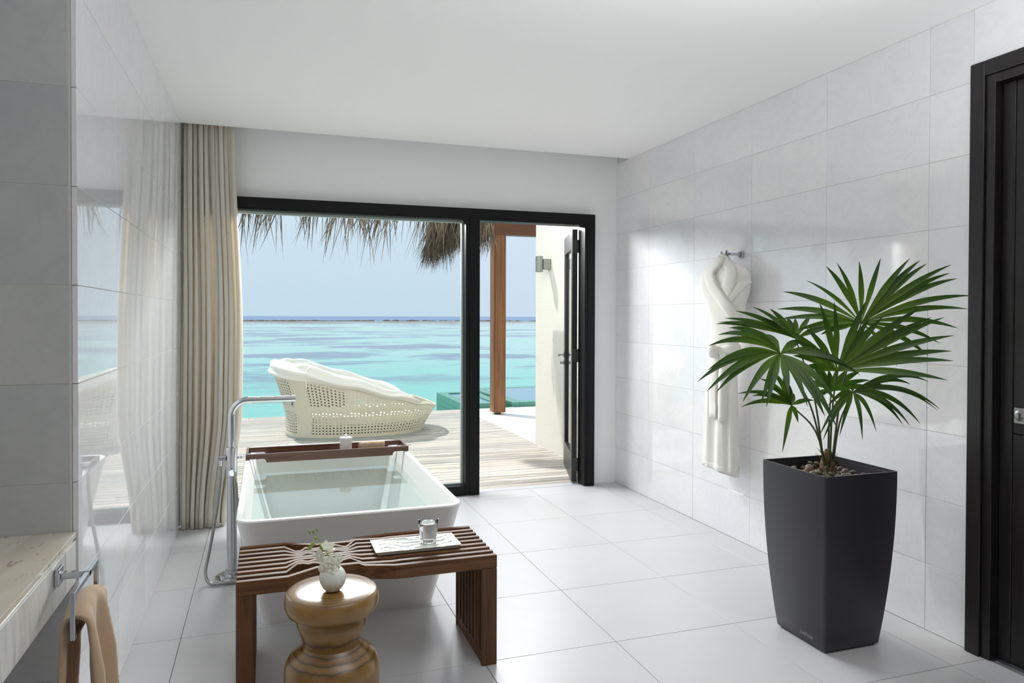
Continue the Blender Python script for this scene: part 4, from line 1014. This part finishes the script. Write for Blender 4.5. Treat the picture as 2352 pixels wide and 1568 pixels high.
S1, S2 = 500 * 4.355, 500 * 2.851      # photo-crop units per metre at the plant
def leaf(hub, hubc, tips, scale, width, arch, tilt, fused=0.42, seed=0, base=(0, 0)):
    """fan leaf: hub position, tip offsets (right, up) in a plane tilted toward/away from the room, arch = droop"""
    rnd = random.Random(seed); hub = Vector(hub); n = len(tips)
    bm = newbm(); colr = bm.loops.layers.color.new('blade')
    info = {}
    tl = sorted([(math.atan2(hubc[1] - t_[1], t_[0] - hubc[0]), t_) for t_ in tips], key=lambda q: q[0])
    for a_, tp in tl:
        dx = (tp[0] - hubc[0]) / scale; dy = (hubc[1] - tp[1]) / scale
        L = math.hypot(dx, dy)
        dep = tilt(math.atan2(dy, dx)) * L + rnd.gauss(0, 0.02)
        tip = hub + E1 * dx + E2 * dy + E3 * dep
        tip.x = min(tip.x, XR - 0.012)
        ctrl = hub + (tip - hub) * 0.52 + Vector((0, 0, arch * L)) + E3 * arch * 0.3 * L
        prev = None; axis = E3 * 0.9 + Vector((0, 0, 0.35))
        wmax = width * rnd.uniform(0.88, 1.1); N = 12
        tw_ = rnd.gauss(0, 0.25)
        for i in range(N + 1):
            t = i / N; P = hub * (1 - t) ** 2 + ctrl * 2 * t * (1 - t) + tip * t * t
            T = ((ctrl - hub) * (1 - t) + (tip - ctrl) * t).normalized()
            side = T.cross(axis).normalized(); nn = side.cross(T)
            side = (side * math.cos(tw_ * t) + nn * math.sin(tw_ * t)).normalized(); nn = side.cross(T)
            if t < fused: wd = wmax * (t / fused) ** 0.9
            else: wd = wmax * max(0.0, 1 - ((t - fused) / (1 - fused)) ** 1.7) ** 0.9
            wd = max(wd, 0.0007)
            row = [bm.verts.new(P - side * wd + nn * wd * 0.22), bm.verts.new(P - nn * wd * 0.12), bm.verts.new(P + side * wd + nn * wd * 0.22)]
            for v_ in row: info[v_] = t
            if prev:
                for j in range(2):
                    f = bm.faces.new((prev[j], prev[j + 1], row[j + 1], row[j]))
                    for l_ in f.loops: l_[colr] = (info[l_.vert], rnd.random(), 0, 1)
            prev = row
    bmesh.ops.transform(bm, matrix=Matrix.Translation(-PB), verts=bm.verts)
    bmesh.ops.recalc_face_normals(bm, faces=bm.faces)
    lf = obj('leaf', bm, m_leaf, palm, True)
    b0 = PB + Vector((base[0], base[1], 0.05)); h = hub; mid = b0 + (h - b0) * 0.5 + Vector(((h.x - b0.x) * -0.14, (h.y - b0.y) * -0.14, 0.03))
    pbm = newbm(); tube(pbm, [p - PB for p in catmull([b0, mid, h], 8)], lambda t: 0.0048 - 0.002 * t, 8); obj('petiole', pbm, m_petiole, lf, True)
    return lf
leaf((2.351, 2.30, 1.384), (1215, 620), [(845, 85), (950, 55), (1165, 35), (1375, 5), (1570, 20), (1715, 30), (1930, 80), (2055, 145), (2135, 195), (2200, 360), (2200, 488), (2135, 668), (2020, 815), (1920, 935), (1640, 1040), (715, 210), (520, 315), (470, 485), (470, 590), (630, 690), (880, 730), (1650, 90), (1800, 60)],
     S1 * 1.05, 0.0135, 0.13, lambda a: 0.25 * math.cos(a - 1.2) - 0.1, seed=1, base=(0.01, -0.01))
leaf((2.27, 2.345, 1.183), (965, 1105), [(345, 685), (600, 690), (672, 455), (845, 440), (1085, 440), (1200, 600), (1290, 585), (1560, 500), (1670, 590), (1760, 590), (1890, 755), (1910, 900), (1870, 985), (1770, 1155), (450, 800), (420, 940), (580, 1050)],
     S1 * 1.05, 0.0165, 0.10, lambda a: 0.35, seed=2, base=(-0.01, -0.02))
leaf((1.99, 2.353, 1.26), (660, 715), [(115, 865), (215, 925), (150, 915), (370, 980), (475, 985), (500, 1005), (630, 945), (805, 1050), (862, 1110), (915, 1000), (1060, 830), (175, 660), (170, 800), (250, 600), (340, 560), (460, 575), (600, 600), (960, 740), (1000, 780), (780, 640), (720, 1000)],
     S2 * 1.03, 0.0158, 0.24, lambda a: 0.30 - 0.35 * math.sin(a), seed=3, base=(-0.02, -0.01))
leaf((2.36, 2.35, 1.092), (1140, 975), [(1580, 1070), (1515, 1160), (1425, 1165), (1400, 1165), (1240, 1210), (1150, 1260), (1040, 1245), (895, 1255), (865, 1230), (1530, 895), (1445, 915), (1330, 940), (1110, 915), (1590, 1060), (960, 1060), (870, 1010)],
     S2 * 1.05, 0.0115, 0.34, lambda a: 0.3, seed=4, base=(0.012, -0.012), fused=0.3)
leaf((2.035, 2.34, 1.05), (745, 1065), [(435, 1075), (480, 1000), (400, 990), (540, 900), (560, 940), (610, 850), (640, 1330), (715, 1250), (795, 1175), (860, 1030), (700, 930), (750, 990), (690, 900)],
     S2 * 1.05, 0.011, 0.22, lambda a: 0.15, seed=5, base=(-0.02, -0.02), fused=0.3)
leaf((2.30, 2.62, 1.31), (690, 640), [(165, 545), (225, 510), (175, 535), (300, 465), (375, 440), (515, 495), (445, 510), (525, 450), (600, 480), (650, 500), (700, 510), (800, 490), (860, 560), (930, 560), (820, 720)],
     S2 * 0.97, 0.0135, 0.12, lambda a: 0.12, seed=6, base=(0.0, 0.02))
leaf((2.39, 2.50, 1.085), (990, 960), [(820, 830), (870, 800), (920, 815), (960, 830), (1050, 810), (1110, 830), (1190, 840), (870, 1010), (780, 900), (1250, 900), (1290, 950)],
     S2, 0.013, 0.12, lambda a: 0.0, seed=7, base=(0.012, 0.012))

# ------------------------------------------------------------------ bathrobe on its hook
hook = thing('robe_hook', 'small chrome robe hook on the right marble wall', 'hook', (XR, 3.70, 1.80))
obj('wall_plate', bx((-0.012, -0.02, -0.02), (0.0, 0.02, 0.02), 0.002), m_chrome, hook)
obj('arm', bx((-0.105, -0.008, -0.008), (-0.012, 0.008, 0.008), 0.001), m_chrome, hook)
obj('peg', bx((-0.115, -0.008, -0.008), (-0.105, 0.008, 0.022), 0.001), m_chrome, hook); obj('cross_bar', bx((-0.112, -0.045, -0.008), (-0.105, 0.05, 0.004), 0.001), m_chrome, hook); obj('peg', bx((-0.115, 0.045, -0.008), (-0.105, 0.055, 0.020), 0.001), m_chrome, hook)

ROX, ROY = 2.722, 3.725
def rob(z):
    wy = interp([(0.435, 0.150), (0.9, 0.130), (1.18, 0.118), (1.33, 0.118), (1.45, 0.160), (1.60, 0.215), (1.665, 0.222), (1.70, 0.190), (1.735, 0.115), (1.765, 0.062), (1.80, 0.028)], z)
    tx = interp([(0.435, 0.060), (0.9, 0.060), (1.18, 0.056), (1.33, 0.055), (1.5, 0.072), (1.62, 0.080), (1.70, 0.068), (1.765, 0.046), (1.80, 0.018)], z)
    yc = interp([(0.435, 0.035), (0.9, 0.025), (1.25, 0.0), (1.4, -0.01), (1.65, 0.0), (1.8, 0.015)], z)
    return wy, tx, yc
def robe_pt(a, z, off=0.0):
    wy, tx, yc = rob(z); ca, sa = math.cos(a), math.sin(a); e_ = 2 / 2.4
    px = math.copysign(abs(ca) ** e_, ca) * tx; py = math.copysign(abs(sa) ** e_, sa) * wy
    low = max(0, min(1, (1.25 - z) / 0.3))
    fold = 1 + low * (0.15 * math.sin(7 * a + 1.5 * math.sin(3 * z)) + 0.06 * math.sin(13 * a + 2 * z)) + (1 - low) * 0.05 * math.sin(5 * a + 9 * z)
    return Vector((min(ROX + px * fold - off * ca, XR - 0.012), ROY + yc + py * (1 + (fold - 1) * 0.3) + 0, z)) + Vector((0, off * sa, 0)) + Vector((2 * off * ca, 0, 0))
robe = thing('bathrobe', 'white terry bathrobe hanging from the hook on the marble wall', 'robe', (ROX, ROY, 0.435))
RB = Vector((ROX, ROY, 0.435))
bm = newbm()
V = grid(bm, 72, 60, lambda u, w: robe_pt(2 * PI * u, 0.437 + (1.80 - 0.437) * w + (0.030 * math.cos(2 * PI * u) * (1 - w) ** 3 * -1)) - RB, wrap=True)
bm.faces.new([r_[-1] for r_ in V]); bm.faces.new([r_[0] for r_ in V][::-1]); obj('robe_body', bm, m_robe, robe, True)
def rs(s, z, off):
    """point on the robe face turned to the room: s -1 left silhouette .. 1 right silhouette"""
    best = None
    t0 = Vector((0.80, -0.60, 0)); n0 = Vector((-0.60, -0.80, 0))
    pts = [(robe_pt(PI * 0.5 + PI * 1.25 * i / 80, z, off)) for i in range(81)]
    pts = [p for p in pts]; q = [(p - Vector((ROX, ROY, z))).dot(t0) for p in pts]; lo_, hi_ = min(q), max(q)
    i0 = q.index(lo_); i1 = q.index(hi_)
    if i0 > i1: i0, i1 = i1, i0
    tgt = lo_ + (hi_ - lo_) * (s + 1) / 2
    k_ = min(range(i0, i1 + 1), key=lambda i: abs(q[i] - tgt)); return pts[k_]
def ribbon(name, path, width, thick, parent=robe, taper=False):
    bm = newbm(); P = catmull([Vector((a, b, 0)) for a, b in path], 6); rows = []
    for i, c in enumerate(P):
        t_ = (P[min(i + 1, len(P) - 1)] - P[max(i - 1, 0)]); wy = rob(c.y)[0]; half = (wy * 0.6 + 0.05)
        tv = Vector((t_.x * half, t_.y)).normalized(); nv = Vector((-tv.y, tv.x))
        row = []
        for k_, (e_, h_) in enumerate(((-1, -0.004), (-0.92, thick * 0.8), (-0.4, thick), (0.4, thick), (0.92, thick * 0.8), (1, -0.004))):
            s = max(-0.99, min(0.99, c.x + nv.x * e_ * width / 2 / half)); z = c.y + nv.y * e_ * width / 2
            row.append(bm.verts.new(rs(s, max(0.44, min(1.795, z)), h_) - RB))
        rows.append(row)
    for A, B in zip(rows, rows[1:]):
        for j in range(5): bm.faces.new((A[j], A[j + 1], B[j + 1], B[j]))
    bm.faces.new(rows[0]); bm.faces.new(rows[-1][::-1])
    bmesh.ops.remove_doubles(bm, verts=bm.verts, dist=0.0002)
    return obj(name, bm, m_robe, parent, True)
ribbon('lapel', [(0.15, 1.785), (0.30, 1.72), (0.22, 1.64), (0.05, 1.56), (-0.18, 1.50)], 0.085, 0.014)
ribbon('wrap_edge', [(0.92, 1.63), (0.55, 1.58), (0.2, 1.52), (-0.1, 1.47)], 0.05, 0.012)
ribbon('lapel', [(-0.20, 1.785), (-0.52, 1.70), (-0.45, 1.62), (-0.15, 1.52), (0.35, 1.42), (0.75, 1.34)], 0.075, 0.024)
ribbon('belt', [(-0.97, 1.205), (-0.3, 1.20), (0.3, 1.21), (0.97, 1.215)], 0.055, 0.016)
bm = newbm(); sphere(bm, rs(-0.55, 1.20, 0.03) - RB, 0.036, 16, 12, (0.8, 1, 1.3)); obj('belt_knot', bm, m_robe, robe, True)
ribbon('belt_end', [(-0.45, 1.19), (-0.42, 1.0), (-0.40, 0.78)], 0.055, 0.018); ribbon('belt_end', [(0.0, 1.19), (0.02, 1.0), (0.04, 0.76)], 0.05, 0.020)
ribbon('hem_band', [(-0.97, 0.475), (-0.3, 0.47), (0.3, 0.47), (0.97, 0.475)], 0.035, 0.004)
